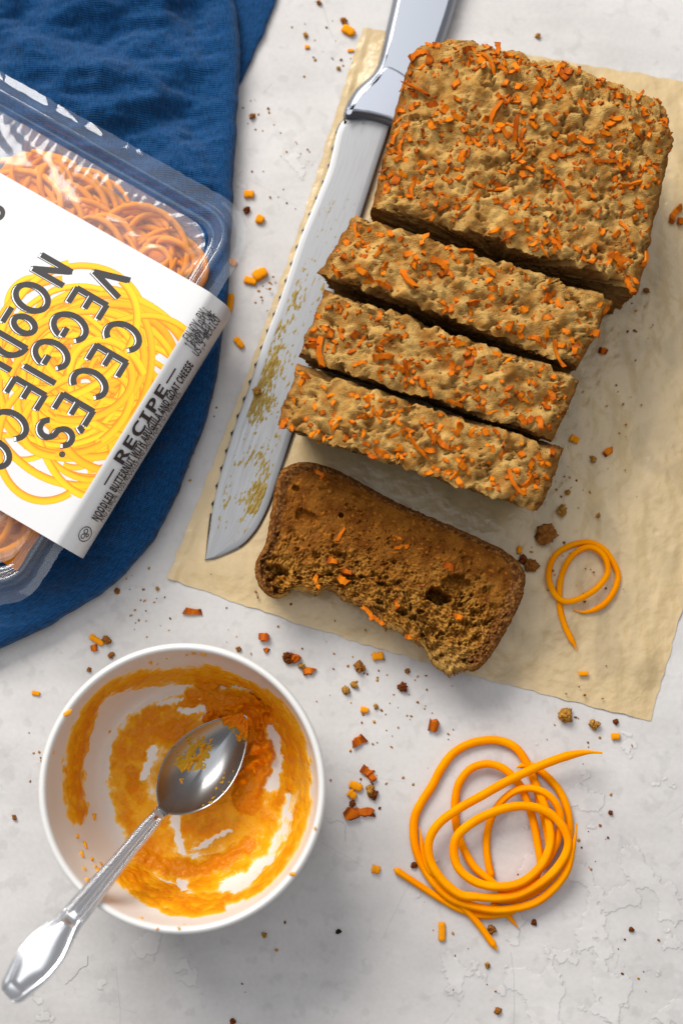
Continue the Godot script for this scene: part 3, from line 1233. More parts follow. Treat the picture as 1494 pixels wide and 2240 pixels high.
func crust_height(p: Vector3) -> float:
	# batter that has risen and split: doming plates at slightly different heights, narrow cracks between some of them, fine grain
	var w := p + Vector3(warp.get_noise_3dv(p), warp.get_noise_3dv(p + Vector3(1, 0, 0)), warp.get_noise_3dv(p + Vector3(2, 0, 0))) * 0.007
	w += Vector3(bump.get_noise_3dv(p), bump.get_noise_3dv(p + Vector3(1, 0, 0)), bump.get_noise_3dv(p + Vector3(2, 0, 0))) * 0.0022
	var gap := plates.get_noise_3dv(w) + 1.0
	var torn := tone.get_noise_3dv(p * 0.7 + Vector3(0.3, 0, 0))
	var open := sstep(-0.25, 0.25, torn)
	var d := 0.0036 * lump.get_noise_3dv(p)
	d += 0.0012 * plate_high.get_noise_3dv(w) * sstep(0.0, 0.16, gap) * open
	d += 0.0006 * sstep(0.0, 0.5, gap) * open
	d -= 0.0030 * (1.0 - sstep(0.0, 0.065, gap)) * open
	d += 0.0005 * bump.get_noise_3dv(w) + 0.00042 * pit.get_noise_3dv(p) + 0.0003 * grain_n.get_noise_3dv(p)
	# small burst bubbles
	d -= 0.0016 * sstep(0.44, 0.62, hole.get_noise_3dv(p * 1.3))
	return d


func crumb_height(p: Vector3) -> float:
	var d := 0.00045 * bump.get_noise_3dv(p) + 0.00035 * pit.get_noise_3dv(p)
	var h := hole.get_noise_3dv(p)
	d -= 0.0022 * sstep(0.36, 0.62, h)
	d -= 0.0007 * sstep(0.25, 0.5, speck.get_noise_3dv(p))
	return d


func crust_colour(p: Vector3, top: float, edge: float, d: float) -> Color:
	var t := 0.7 * tone.get_noise_3dv(p) + 0.55 * bump.get_noise_3dv(p * 0.7 + Vector3(0.5, 0, 0))
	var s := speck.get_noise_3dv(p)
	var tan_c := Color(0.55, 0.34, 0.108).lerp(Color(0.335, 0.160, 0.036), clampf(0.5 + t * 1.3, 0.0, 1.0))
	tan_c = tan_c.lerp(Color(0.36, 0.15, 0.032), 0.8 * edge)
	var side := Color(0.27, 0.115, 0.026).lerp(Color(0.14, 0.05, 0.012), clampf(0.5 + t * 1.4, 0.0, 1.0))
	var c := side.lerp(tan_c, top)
	# flecks of spice, and browner ridge tops where the crust caught
	c = c.lerp(Color(0.22, 0.09, 0.03), 0.55 * sstep(0.33, 0.6, s))
	c = c.lerp(Color(0.27, 0.105, 0.02), 0.65 * sstep(0.14, 0.5, warp.get_noise_3dv(p * 1.5)) * top)
	return c


# corners: px of front-left, front-right, back-right, back-left at the top's outline. Returns places for shreds: [point, normal].
func bread_block(called: String, label: String, corners: Array, high: float, lean: float, round_end: bool, bow: float, around := 320) -> Array:
	var lvl := high * 0.84
	var fl := P(corners[0][0], corners[0][1], lvl)
	var fr := P(corners[1][0], corners[1][1], lvl)
	var br := P(corners[2][0], corners[2][1], lvl)
	var bl := P(corners[3][0], corners[3][1], lvl)
	for q in [0]:
		fl.y = 0.0
		fr.y = 0.0
		br.y = 0.0
		bl.y = 0.0
	var base := 0.0030
	var axis := ((bl + br) - (fl + fr)) * 0.5
	var length := axis.length()
	axis /= length
	var wide := ((fr - fl).length() + (br - bl).length()) * 0.5
	# cross-section: flat base, slightly flared walls, rounded shoulders, domed top
	var prof := PackedVector2Array()
	var rt := 0.0085
	var flare := 0.0035
	for q in [[-1.0, 0.0], [-1.0, 0.3], [-1.0, 0.7]]:
		prof.append(Vector2(-wide / 2 + flare * (1.0 - q[1]), q[1] * (high - rt)))
	for k in 9:
		var t := PI - PI / 2 * k / 8.0
		prof.append(Vector2(-wide / 2 + rt + cos(t) * rt, high - rt - 0.0022 + sin(t) * rt))
	for k in range(1, 24):
		var s := k / 24.0
		prof.append(Vector2(lerpf(-wide / 2 + rt, wide / 2 - rt, s), high - 0.0022 + 0.0030 * sin(PI * s)))
	for k in 9:
		var t := PI / 2 - PI / 2 * k / 8.0
		prof.append(Vector2(wide / 2 - rt + cos(t) * rt, high - rt - 0.0022 + sin(t) * rt))
	for q in [0.7, 0.3, 0.0]:
		prof.append(Vector2(wide / 2 - flare * (1.0 - q), q * (high - rt)))
	var p3 := PackedVector3Array()
	for q in prof:
		p3.append(Vector3(q.x, q.y, 0))
	var ring := resample(p3, around, true)
	var nrm := PackedVector2Array()
	for i in around:
		var t := ring[(i + 2) % around] - ring[(i - 2 + around) % around]
		nrm.append(Vector2(-t.y, t.x).normalized())
	var rows := maxi(int(length / 0.00065), 24)
	var rb := 0.021
	var pos := PackedVector3Array()
	var cols := PackedColorArray()
	var tops := []
	var origin := (fl + fr + bl + br) / 4.0
	origin.y = base
	for j in rows:
		var q := j / (rows - 1.0)
		var depth := q * length
		var left := fl.lerp(bl, q)
		var right := fr.lerp(br, q)
		var pull := 0.0
		if round_end and depth > length - rb:
			var dz := (depth - (length - rb)) / rb
			pull = rb * (1.0 - sqrt(maxf(1.0 - dz * dz, 0.0)))
		for i in around:
			var x := ring[i].x * (wide - 2.0 * pull * 0.9) / wide
			var y := ring[i].y * (high - pull * 0.35) / high
			var p := left.lerp(right, 0.5 + x / wide) + Vector3(0, base + y, 0)
			p += axis * bow * sin(PI * clampf(0.5 + x / wide, 0.0, 1.0)) * (1.0 - 2.0 * q) * 0.0
			p += axis * bow * sin(PI * clampf(0.5 + x / wide, 0.0, 1.0))
			p -= axis * lean * (y / high - 0.84)
			var n2 := nrm[i]
			var dir := (right - left).normalized() * n2.x + Vector3(0, n2.y, 0)
			if round_end and depth > length - rb:
				var dz := (depth - (length - rb)) / rb
				dir = (dir + axis * dz * dz * 1.6 * (1.0 if n2.y < 0.9 else 0.5)).normalized()
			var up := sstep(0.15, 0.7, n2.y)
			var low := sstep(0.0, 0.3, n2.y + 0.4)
			var d := crust_height(p + dir * 0.0)
			d = d * (0.35 + 0.65 * up) * low
			# ragged where the knife went through
			var cut := minf(depth, length - depth if not round_end else 1.0)
			p += dir * d
			p += axis * 0.0030 * bump.get_noise_3dv(p * 0.5) * (1.0 - sstep(0.0, 0.004, cut))
			p -= dir * 0.0012 * (1.0 - sstep(0.0, 0.0016, cut)) * up
			pos.append(p - origin)
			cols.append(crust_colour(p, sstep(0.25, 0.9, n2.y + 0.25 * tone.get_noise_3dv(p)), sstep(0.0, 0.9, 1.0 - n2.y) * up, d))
			if n2.y > 0.55 and j > 1 and j < rows - 2:
				tops.append([j, i])
	var o := thing(called, label, "cake loaf" if round_end else "cake slice", origin, "" if round_end else "slices cut from the loaf")
	var b := Build.new()
	b.grid(around, rows, pos, true, cols, PackedVector2Array(), "out")
	part("crust", b.commit(), M.bread, o)
	# the two end faces: crumb where cut, crust on the loaf's far end
	for end in 2:
		var edge := pos.slice(0, around) if end == 0 else pos.slice((rows - 1) * around, rows * around)
		var mid := Vector3.ZERO
		for p in edge:
			mid += p
		mid /= around
		var out := -axis if end == 0 else axis
		var cap := PackedVector3Array()
		var cc := PackedColorArray()
		var steps := 56
		for k in steps + 1:
			var s := 1.0 - float(k) / steps
			for i in around:
				var p := mid.lerp(edge[i], s)
				var w := p + origin
				var d := crumb_height(w) if not (round_end and end == 1) else 0.6 * crust_height(w)
				cap.append(p + out * d * sstep(0.0, 0.06, 1.0 - s))
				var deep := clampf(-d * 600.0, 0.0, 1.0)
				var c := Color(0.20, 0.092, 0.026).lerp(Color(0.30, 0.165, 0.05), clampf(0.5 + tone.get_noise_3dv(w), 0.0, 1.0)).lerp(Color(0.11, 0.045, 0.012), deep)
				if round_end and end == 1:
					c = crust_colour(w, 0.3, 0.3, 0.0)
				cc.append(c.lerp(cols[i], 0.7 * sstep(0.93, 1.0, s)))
		var cb := Build.new()
		cb.grid(around, steps + 1, cap, true, cc, PackedVector2Array(), "out")
		# face outwards: the flat cap has no volume to tell by
		var seen := Vector3.ZERO
		for nn in cb.n:
			seen += nn
		if seen.dot(out) < 0.0:
			cb = Build.new()
			cb.grid(around, steps + 1, cap, true, cc, PackedVector2Array(), "keep")
			seen = Vector3.ZERO
			for nn in cb.n:
				seen += nn
			if seen.dot(out) < 0.0:
				cb = Build.new()
				cb.grid(around, steps + 1, cap, true, cc, PackedVector2Array(), "flip")
		part("far_crust" if round_end and end == 1 else "cut_face", cb.commit(), M.crumb, o)
	var spots := []
	for t in tops:
		var k: int = t[0] * around + t[1]
		spots.append([pos[k], b.n[k]])
	return [o, spots]


# baked shreds of squash: bent, ragged strips, browned at their ends
var shreds := []


func shred_mesh(r: RandomNumberGenerator, length: float, width: float, thick: float, bend: float, burnt: float) -> ArrayMesh:
	# square-cut strip with sharp, ragged edges: each face has its own normal
	var steps := 5 if length < 0.005 else 8
	var rings := []
	var tints := []
	var yaw := -bend * 0.5
	var lift := r.randf_range(-0.5, 0.9)
	var at := Vector3(-length / 2, 0, 0)
	var base := Color(0.76, 0.185, 0.004).lerp(Color(0.40, 0.055, 0.003), r.randf())
	var roll := r.randf_range(-0.5, 0.5)
	for k in steps:
		var s := k / (steps - 1.0)
		var dir := Vector3(cos(yaw), sin(lift * (s - 0.4)) * 0.8, sin(yaw)).normalized()
		var side := Vector3(-sin(yaw), sin(roll) * 0.6, cos(yaw)).normalized()
		var up := side.cross(dir)
		if up.y < 0.0:
			up = -up
		roll += r.randf_range(-0.3, 0.3)
		var w := width * r.randf_range(0.7, 1.2) / 2
		var h := thick * r.randf_range(0.75, 1.3) / 2
		var brown := clampf(burnt * pow(absf(2.0 * s - 1.0), 2.0) + r.randf_range(-0.2, 0.25), 0.0, 1.0)
		var ring := PackedVector3Array()
		var tint := PackedColorArray()
		for q in [[-1, -1], [1, -1], [1, 1], [-1, 1]]:
			var slant := dir * length * 0.16 * r.randf_range(-1.0, 1.0) if k == 0 or k == steps - 1 else Vector3.ZERO
			ring.append(at + slant + side * w * q[0] * r.randf_range(0.8, 1.15) + up * h * q[1] * r.randf_range(0.7, 1.2))
			tint.append(base.lerp(Color(0.20, 0.035, 0.006), clampf(brown + 0.5 * burnt * r.randf() * r.randf(), 0.0, 0.95)).lerp(Color(0.90, 0.38, 0.02), 0.22 * r.randf() * (1.0 - brown)))
		rings.append(ring)
		tints.append(tint)
		at += dir * length / (steps - 1)
		yaw += bend / (steps - 1) + r.randf_range(-0.2, 0.2)
	var b := Build.new()
	for k in steps - 1:
		for i in 4:
			var i2 := (i + 1) % 4
			b.grid(2, 2, PackedVector3Array([rings[k][i], rings[k][i2], rings[k + 1][i], rings[k + 1][i2]]), false, PackedColorArray([tints[k][i], tints[k][i2], tints[k + 1][i], tints[k + 1][i2]]), PackedVector2Array(), "flip")
	for k in [0, steps - 1]:
		b.grid(2, 2, PackedVector3Array([rings[k][0], rings[k][1], rings[k][3], rings[k][2]]), false, PackedColorArray([tints[k][0], tints[k][1], tints[k][3], tints[k][2]]), PackedVector2Array(), "flip" if k > 0 else "keep")
	# turn every face outwards
	var mids := []
	for ring in rings:
		mids.append((ring[0] + ring[1] + ring[2] + ring[3]) / 4.0)
	for f in range(0, b.v.size(), 4):
		var c := (b.v[f] + b.v[f + 1] + b.v[f + 2] + b.v[f + 3]) / 4.0
		var near: Vector3 = mids[0]
		for q in mids:
			if q.distance_squared_to(c) < near.distance_squared_to(c):
				near = q
		if b.n[f].dot(c - near) < 0.0:
			for q in 4:
				b.n[f + q] = -b.n[f + q]
			for t in range(f / 4 * 6, f / 4 * 6 + 6, 3):
				var keep := b.idx[t + 1]
				b.idx[t + 1] = b.idx[t + 2]
				b.idx[t + 2] = keep
	return b.commit()


func make_shreds() -> void:
	var r := RandomNumberGenerator.new()
	r.seed = 303
	for k in 30:
		if k < 16:
			shreds.append(shred_mesh(r, r.randf_range(0.0026, 0.0042), r.randf_range(0.0014, 0.0026), r.randf_range(0.0006, 0.0011), r.randf_range(-1.0, 1.0), r.randf_range(0.4, 1.2)))
		elif k < 25:
			shreds.append(shred_mesh(r, r.randf_range(0.0042, 0.0072), r.randf_range(0.0013, 0.0021), r.randf_range(0.0006, 0.0010), r.randf_range(-1.8, 1.8), r.randf_range(0.3, 1.0)))
		else:
			shreds.append(shred_mesh(r, r.randf_range(0.009, 0.015), r.randf_range(0.0015, 0.0021), 0.0009, r.randf_range(-1.3, 1.3), 0.4))
	for k in 4:  # charred scraps for the rim
		shreds.append(shred_mesh(r, r.randf_range(0.0026, 0.004), 0.002, 0.001, 0.8, 1.6))


func strew(o: Node3D, spots: Array, count: int, seed_: int, long: int) -> void:
	var r := RandomNumberGenerator.new()
	r.seed = seed_
	var used := []
	var tries := 0
	var made := 0
	while made < count and tries < count * 30:
		tries += 1
		var s: Array = spots[r.randi() % spots.size()]
		var p: Vector3 = s[0]
		var patchy := warp.get_noise_3dv((p + o.position) * 1.1)
		if (r.randf() > 0.12 + 0.88 * sstep(-0.28, 0.22, patchy)) or (s[1].y < 0.8 and r.randf() < 0.7):
			continue
		var kind := r.randi() % 16 if r.randf() < 0.66 else 16 + r.randi() % 9
		if made < long:
			kind = 25 + r.randi() % 5
		var gap := 0.0026 if kind < 16 else 0.0036
		var free := true
		for q in used:
			if q.distance_squared_to(p) < gap * gap * r.randf_range(0.35, 1.0):
				free = false
				break
		if not free:
			continue
		used.append(p)
		lay_shred(o, p, s[1], kind, r)
		made += 1


func strew_fine(o: Node3D, spots: Array, count: int, seed_: int) -> void:
	# flakes too small to pick apart
	var r := RandomNumberGenerator.new()
	r.seed = seed_
	var mm := MultiMesh.new()
	mm.transform_format = MultiMesh.TRANSFORM_3D
	mm.mesh = shreds[seed_ % 16]
	mm.instance_count = count
	for k in count:
		var s: Array = spots[r.randi() % spots.size()]
		var up: Vector3 = (s[1] + Vector3(r.randf_range(-0.5, 0.5), 0.3, r.randf_range(-0.5, 0.5))).normalized()
		var x := Vector3(cos(r.randf() * TAU), 0.1, sin(r.randf() * TAU))
		x = (x - up * x.dot(up)).normalized()
		var f := r.randf_range(0.32, 0.72)
		mm.set_instance_transform(k, Transform3D(Basis(x, up, x.cross(up)) * Basis.from_scale(Vector3(f * r.randf_range(0.7, 1.8), f, f)), s[0] + up * 0.0001))
	var m := MultiMeshInstance3D.new()
	m.name = "fine_shreds"
	m.multimesh = mm
	m.material_override = M.shred
	m.set_meta("kind", "stuff")
	o.add_child(m, true)


func lay_shred(o: Node3D, p: Vector3, n: Vector3, kind: int, r: RandomNumberGenerator) -> void:
	var up := (n + Vector3(r.randf_range(-0.45, 0.45), 0.25, r.randf_range(-0.45, 0.45))).normalized()
	var yaw := r.randf() * TAU
	var x := Vector3(cos(yaw), 0, sin(yaw))
	x = (x - up * x.dot(up)).normalized()
	var m := part("squash_shred", shreds[kind], M.shred, o)
	var k := r.randf_range(0.65, 1.2)
	m.transform = Transform3D(Basis(x, up, x.cross(up)) * Basis.from_scale(Vector3(k, k, k)), p + up * r.randf_range(0.0, 0.0005))


func build_loaf() -> void:
	make_shreds()
	var made := bread_block("squash_loaf", "uncut end of the brown squash loaf strewn with orange shreds", [[812, 462], [1392, 640], [1490, 232], [908, 66]], 0.050, 0.0, true, 0.0, 420)
	strew(made[0], made[1], 286, 11, 14)
	strew_fine(made[0], made[1], 170, 3)
	strew_fine(made[0], made[1], 120, 4)
	var r := RandomNumberGenerator.new()
	r.seed = 12
	# charred scraps caught on the far rim
	var rim := []
	for s in made[1]:
		if s[1].y < 0.82:
			rim.append(s)
	for k in 12:
		var s: Array = rim[r.randi() % rim.size()]
		lay_shred(made[0], s[0], s[1], 30 + k % 4, r)
	var a := bread_block("cake_slice", "upright loaf slice next to the uncut loaf, first in the row", [[698, 600], [1262, 806], [1336, 664], [772, 480]], 0.0485, 0.006, false, 0.0)
	strew(a[0], a[1], 92, 21, 4)
	strew_fine(a[0], a[1], 80, 5)
	var c := bread_block("cake_slice", "middle one of three upright loaf slices, with a notched crust at right", [[656, 780], [1207, 962], [1264, 836], [706, 640]], 0.0480, 0.008, false, 0.0)
	strew(c[0], c[1], 88, 22, 3)
	strew_fine(c[0], c[1], 80, 6)
	var d := bread_block("cake_slice", "upright loaf slice nearest the bitten flat slice, last in the row", [[608, 932], [1178, 1118], [1228, 990], [652, 806]], 0.0475, 0.010, false, 0.0)
	strew(d[0], d[1], 84, 23, 3)
	strew_fine(d[0], d[1], 80, 7)


# ---------- the bitten slice lying on its side

func build_flat_slice() -> void:
	var thick := 0.0185
	var shape := [[574, 1292], [560, 1262], [561, 1228], [580, 1190], [592, 1130], [604, 1060], [622, 1024], [655, 1012], [700, 1016], [760, 1040], [850, 1090], [950, 1135], [1040, 1174], [1104, 1206], [1136, 1234], [1148, 1268], [1138, 1316], [1112, 1370], [1080, 1424], [1046, 1464], [1010, 1468], [978, 1475], [946, 1452], [926, 1418], [904, 1404], [872, 1382], [844, 1374], [822, 1348], [790, 1328], [760, 1318], [738, 1300], [712, 1290], [690, 1304], [664, 1292], [640, 1290], [622, 1306], [596, 1308]]
	var count := 560
	var line := outline(shape, thick, count)
	var origin := P(850, 1230, 0.0)
	origin.y = 0.0022
	var o := thing("bitten_slice", "loaf slice lying flat on the paper with a bite taken out", "cake slice", origin)
	# which stretches of the rim are baked crust (the bite is bare crumb)
	var crusty := PackedFloat32Array()
	for p in line:
		var q := to_px(p)
		var bite := sstep(-18.0, 22.0, (q.y - 1285.0) - (q.x - 700.0) * 0.52) * sstep(585.0, 620.0, q.x) * (1.0 - sstep(985.0, 1050.0, q.x))
		crusty.append(1.0 - bite)
	var rings := []
	for q in [[0.004, 0.0], [0.0018, 0.0002], [0.0014, 0.004], [0.0008, 0.009], [0.0002, 0.014], [0.0, thick - 0.0016], [0.0004, thick - 0.0005], [0.0012, thick]]:
		rings.append(inset(line, q[0], origin.y + q[1]))
	var pos := PackedVector3Array()
	var cols := PackedColorArray()
	for j in rings.size():
		var r: PackedVector3Array = rings[j]
		for i in count:
			var p := r[i]
			var out := (line[i] - inset(line, 0.001, line[i].y)[i]) if false else Vector3.ZERO
			var soft := 1.0 - crusty[i]
			var wob := bump.get_noise_3dv(p * 0.8) * 0.0009 + pit.get_noise_3dv(p) * 0.0006
			var mid := Vector3(origin.x, p.y, origin.z)
			p += (p - mid).normalized() * wob * (0.45 + 2.8 * soft)
			pos.append(p - origin)
			var c := Color(0.12, 0.042, 0.011).lerp(Color(0.27, 0.115, 0.028), clampf(0.4 + pit.get_noise_3dv(p) * 1.6, 0.0, 1.0))
			c = c.lerp(Color(0.40, 0.22, 0.06), soft)
			cols.append(c)
	var b := Build.new()
	b.grid(count, rings.size(), pos, true, cols, PackedVector2Array(), "out")
	part("crust", b.commit(), M.bread, o)
	# the face: moist dark middle, drier crumbly lighter part towards the bite, holes
	var edge := pos.slice((rings.size() - 1) * count, rings.size() * count)
	var centre := P(838, 1196, thick) - origin
	centre.y = thick
	var steps := 190
	var face := PackedVector3Array()
	var cc := PackedColorArray()
	var pits := [[Vector2(606, 1247), Vector2(30, 11), 0.006], [Vector2(962, 1306), Vector2(34, 17), 0.015], [Vector2(1000, 1282), Vector2(36, 26), 0.0055], [Vector2(742, 1214), Vector2(20, 8), 0.003], [Vector2(770, 1262), Vector2(16, 6), 0.004], [Vector2(838, 1278), Vector2(20, 5), 0.004], [Vector2(745, 1127), Vector2(7, 6), 0.004], [Vector2(668, 1128), Vector2(28, 14), 0.0025], [Vector2(880, 1340), Vector2(14, 6), 0.003], [Vector2(950, 1380), Vector2(16, 12), 0.002], [Vector2(648, 1068), Vector2(10, 6), 0.003], [Vector2(1040, 1340), Vector2(14, 8), 0.002]]
	for k in steps + 1:
		var s := 1.0 - float(k) / steps
		for i in count:
			var p := centre.lerp(edge[i], s)
			var w := p + origin
			var q := to_px(w)
			# rough drops away from the smooth moist upper left half to the torn lower part
			var torn := sstep(-60.0, 60.0, (q.y - 1205.0) - (q.x - 640.0) * 0.22 + 60.0 * warp.get_noise_3dv(w * 1.6))
			var d := 0.00045 * bump.get_noise_3dv(w) + 0.0003 * pit.get_noise_3dv(w)
			d -= 0.0004 * sstep(0.40, 0.5, speck.get_noise_3dv(w * 0.5))
			d += torn * (0.0030 * bump.get_noise_3dv(w * 0.9) + 0.0009 * pit.get_noise_3dv(w) + 0.0014 * lump.get_noise_3dv(w))
			d -= torn * 0.0010
			d -= (0.0007 + 0.0030 * torn) * sstep(0.32, 0.5, hole.get_noise_3dv(w * (1.0 + 0.0)))
			for h in pits:
				var e: Vector2 = ((q - h[0]).rotated(-0.3)) / h[1]
				var l: float = e.length() + 0.5 * bump.get_noise_3dv(w * 1.2)
				d -= h[2] * (1.0 - sstep(0.55, 1.05, l))
			var rim := sstep(0.90, 0.985, s)
			d = d * (1.0 - sstep(0.96, 1.0, s)) + 0.0011 * rim * (1.0 - sstep(0.98, 1.0, s))
			p.y += d
			face.append(p)
			var t := tone.get_noise_3dv(w)
			var c := Color(0.150, 0.046, 0.005).lerp(Color(0.250, 0.090, 0.011), clampf(0.5 + t * 1.3, 0.0, 1.0))
			c = c.lerp(Color(0.42, 0.215, 0.042), torn * clampf(0.42 + 1.5 * pit.get_noise_3dv(w) + 0.5 * t, 0.0, 1.0))
			c = c.lerp(Color(0.58, 0.37, 0.11), torn * 0.7 * sstep(1330.0, 1440.0, q.y + 0.2 * (700.0 - q.x)))
			c = c.lerp(Color(0.50, 0.17, 0.015), 0.55 * sstep(0.36, 0.55, speck.get_noise_3dv(w * 0.45)))
			# baked rim: a browned band just inside the crust
			var crust := crusty[i] * sstep(0.90, 0.935, s + 0.025 * bump.get_noise_3dv(w))
			c = c.lerp(Color(0.10, 0.035, 0.009).lerp(Color(0.30, 0.13, 0.03), clampf(0.12 + 1.7 * pit.get_noise_3dv(w), 0.0, 1.0)), crust)
			cc.append(c)
	var fb := Build.new()
	fb.grid(count, steps + 1, face, true, cc, PackedVector2Array(), "up")
	part("crumb_face", fb.commit(), M.moist, o)
	var r := RandomNumberGenerator.new()
	r.seed = 77
	for q in [[746, 1168, 20, -1.0], [878, 1196, 18, -0.2], [868, 1322, 3, 1.4], [694, 1276, 22, 1.5], [672, 1280, 5, 1.2], [868, 1180, 2, 0.3], [760, 1246, 4, 0.0], [750, 1270, 7, 0.8], [982, 1236, 9, 0.2], [828, 1356, 18, 0.6], [808, 1340, 21, 0.7], [900, 1400, 19, 0.5], [700, 1036, 1, 0.9], [1000, 1352, 8, 0.4], [728, 1226, 6, 0.2]]:
		var p := P(q[0], q[1], origin.y + thick) - origin
		p.y = thick - 0.0001
		var m := part("squash_shred", shreds[q[2]], M.shred, o)
		m.transform = Transform3D(Basis(Vector3.UP, -q[3]) * Basis.from_scale(Vector3(1.1, 1.1, 1.1)), p)


# ---------- white bowl, and the puree smeared round its inside

const RIM := 0.056
var bowl_at := Vector3.ZERO
var bowl_in := PackedVector2Array()


func lathe(b: Build, prof: PackedVector2Array, at: Vector3, sides: int, wob := 0.0) -> void:
	var pos := PackedVector3Array()
	for q in prof:
		for k in sides:
			var t := TAU * k / sides
			var r := q.x * (1.0 + wob * sin(2.0 * t + 0.7) + wob * 0.6 * sin(3.0 * t))
			pos.append(at + Vector3(cos(t) * r, q.y, sin(t) * r))
	b.grid(sides, prof.size(), pos, true, PackedColorArray(), PackedVector2Array(), "out")


func build_bowl() -> void:
	bowl_at = P(398, 1722, RIM)
	bowl_at.y = 0.0
	var ctl := [Vector3(0.0, 0.0068, 0), Vector3(0.020, 0.0068, 0), Vector3(0.032, 0.0078, 0), Vector3(0.0385, 0.0120, 0), Vector3(0.0425, 0.020, 0), Vector3(0.0455, 0.031, 0), Vector3(0.0482, 0.042, 0), Vector3(0.0495, 0.0520, 0)]
	for p in resample(smooth_path(ctl), 90):
		bowl_in.append(Vector2(p.x, p.y))
	var prof := bowl_in.duplicate()
	for p in resample(smooth_path([Vector3(0.0495, 0.0520, 0), Vector3(0.0498, 0.0545, 0), Vector3(0.0504, 0.0556, 0), Vector3(0.0513, 0.0559, 0), Vector3(0.0522, 0.0553, 0), Vector3(0.0526, 0.0540, 0), Vector3(0.0526, 0.0520, 0), Vector3(0.0520, 0.0500, 0), Vector3(0.0512, 0.045, 0), Vector3(0.0498, 0.033, 0), Vector3(0.047, 0.021, 0), Vector3(0.0425, 0.0105, 0), Vector3(0.036, 0.0045, 0), Vector3(0.0325, 0.0030, 0), Vector3(0.032, 0.0006, 0), Vector3(0.0305, 0.0002, 0), Vector3(0.029, 0.0016, 0), Vector3(0.0, 0.0022, 0)]), 110):
		prof.append(Vector2(p.x, p.y))
	var b := Build.new()
	lathe(b, prof, Vector3.ZERO, 180, 0.002)
	var o := part("bowl", b.commit(), M.china, self)
	o.position = bowl_at
	tag(o, "round white glazed bowl smeared inside with orange puree", "bowl")
	build_puree()


func near_line(q: Vector2, line: Array) -> float:
	var best := 1e9
	for i in line.size() - 1:
		var a := Vector2(line[i][0], line[i][1])
		var c := Vector2(line[i + 1][0], line[i + 1][1])
		var ab := c - a
		var t := clampf((q - a).dot(ab) / ab.length_squared(), 0.0, 1.0)
		best = minf(best, q.distance_squared_to(a + ab * t))
	return sqrt(best)


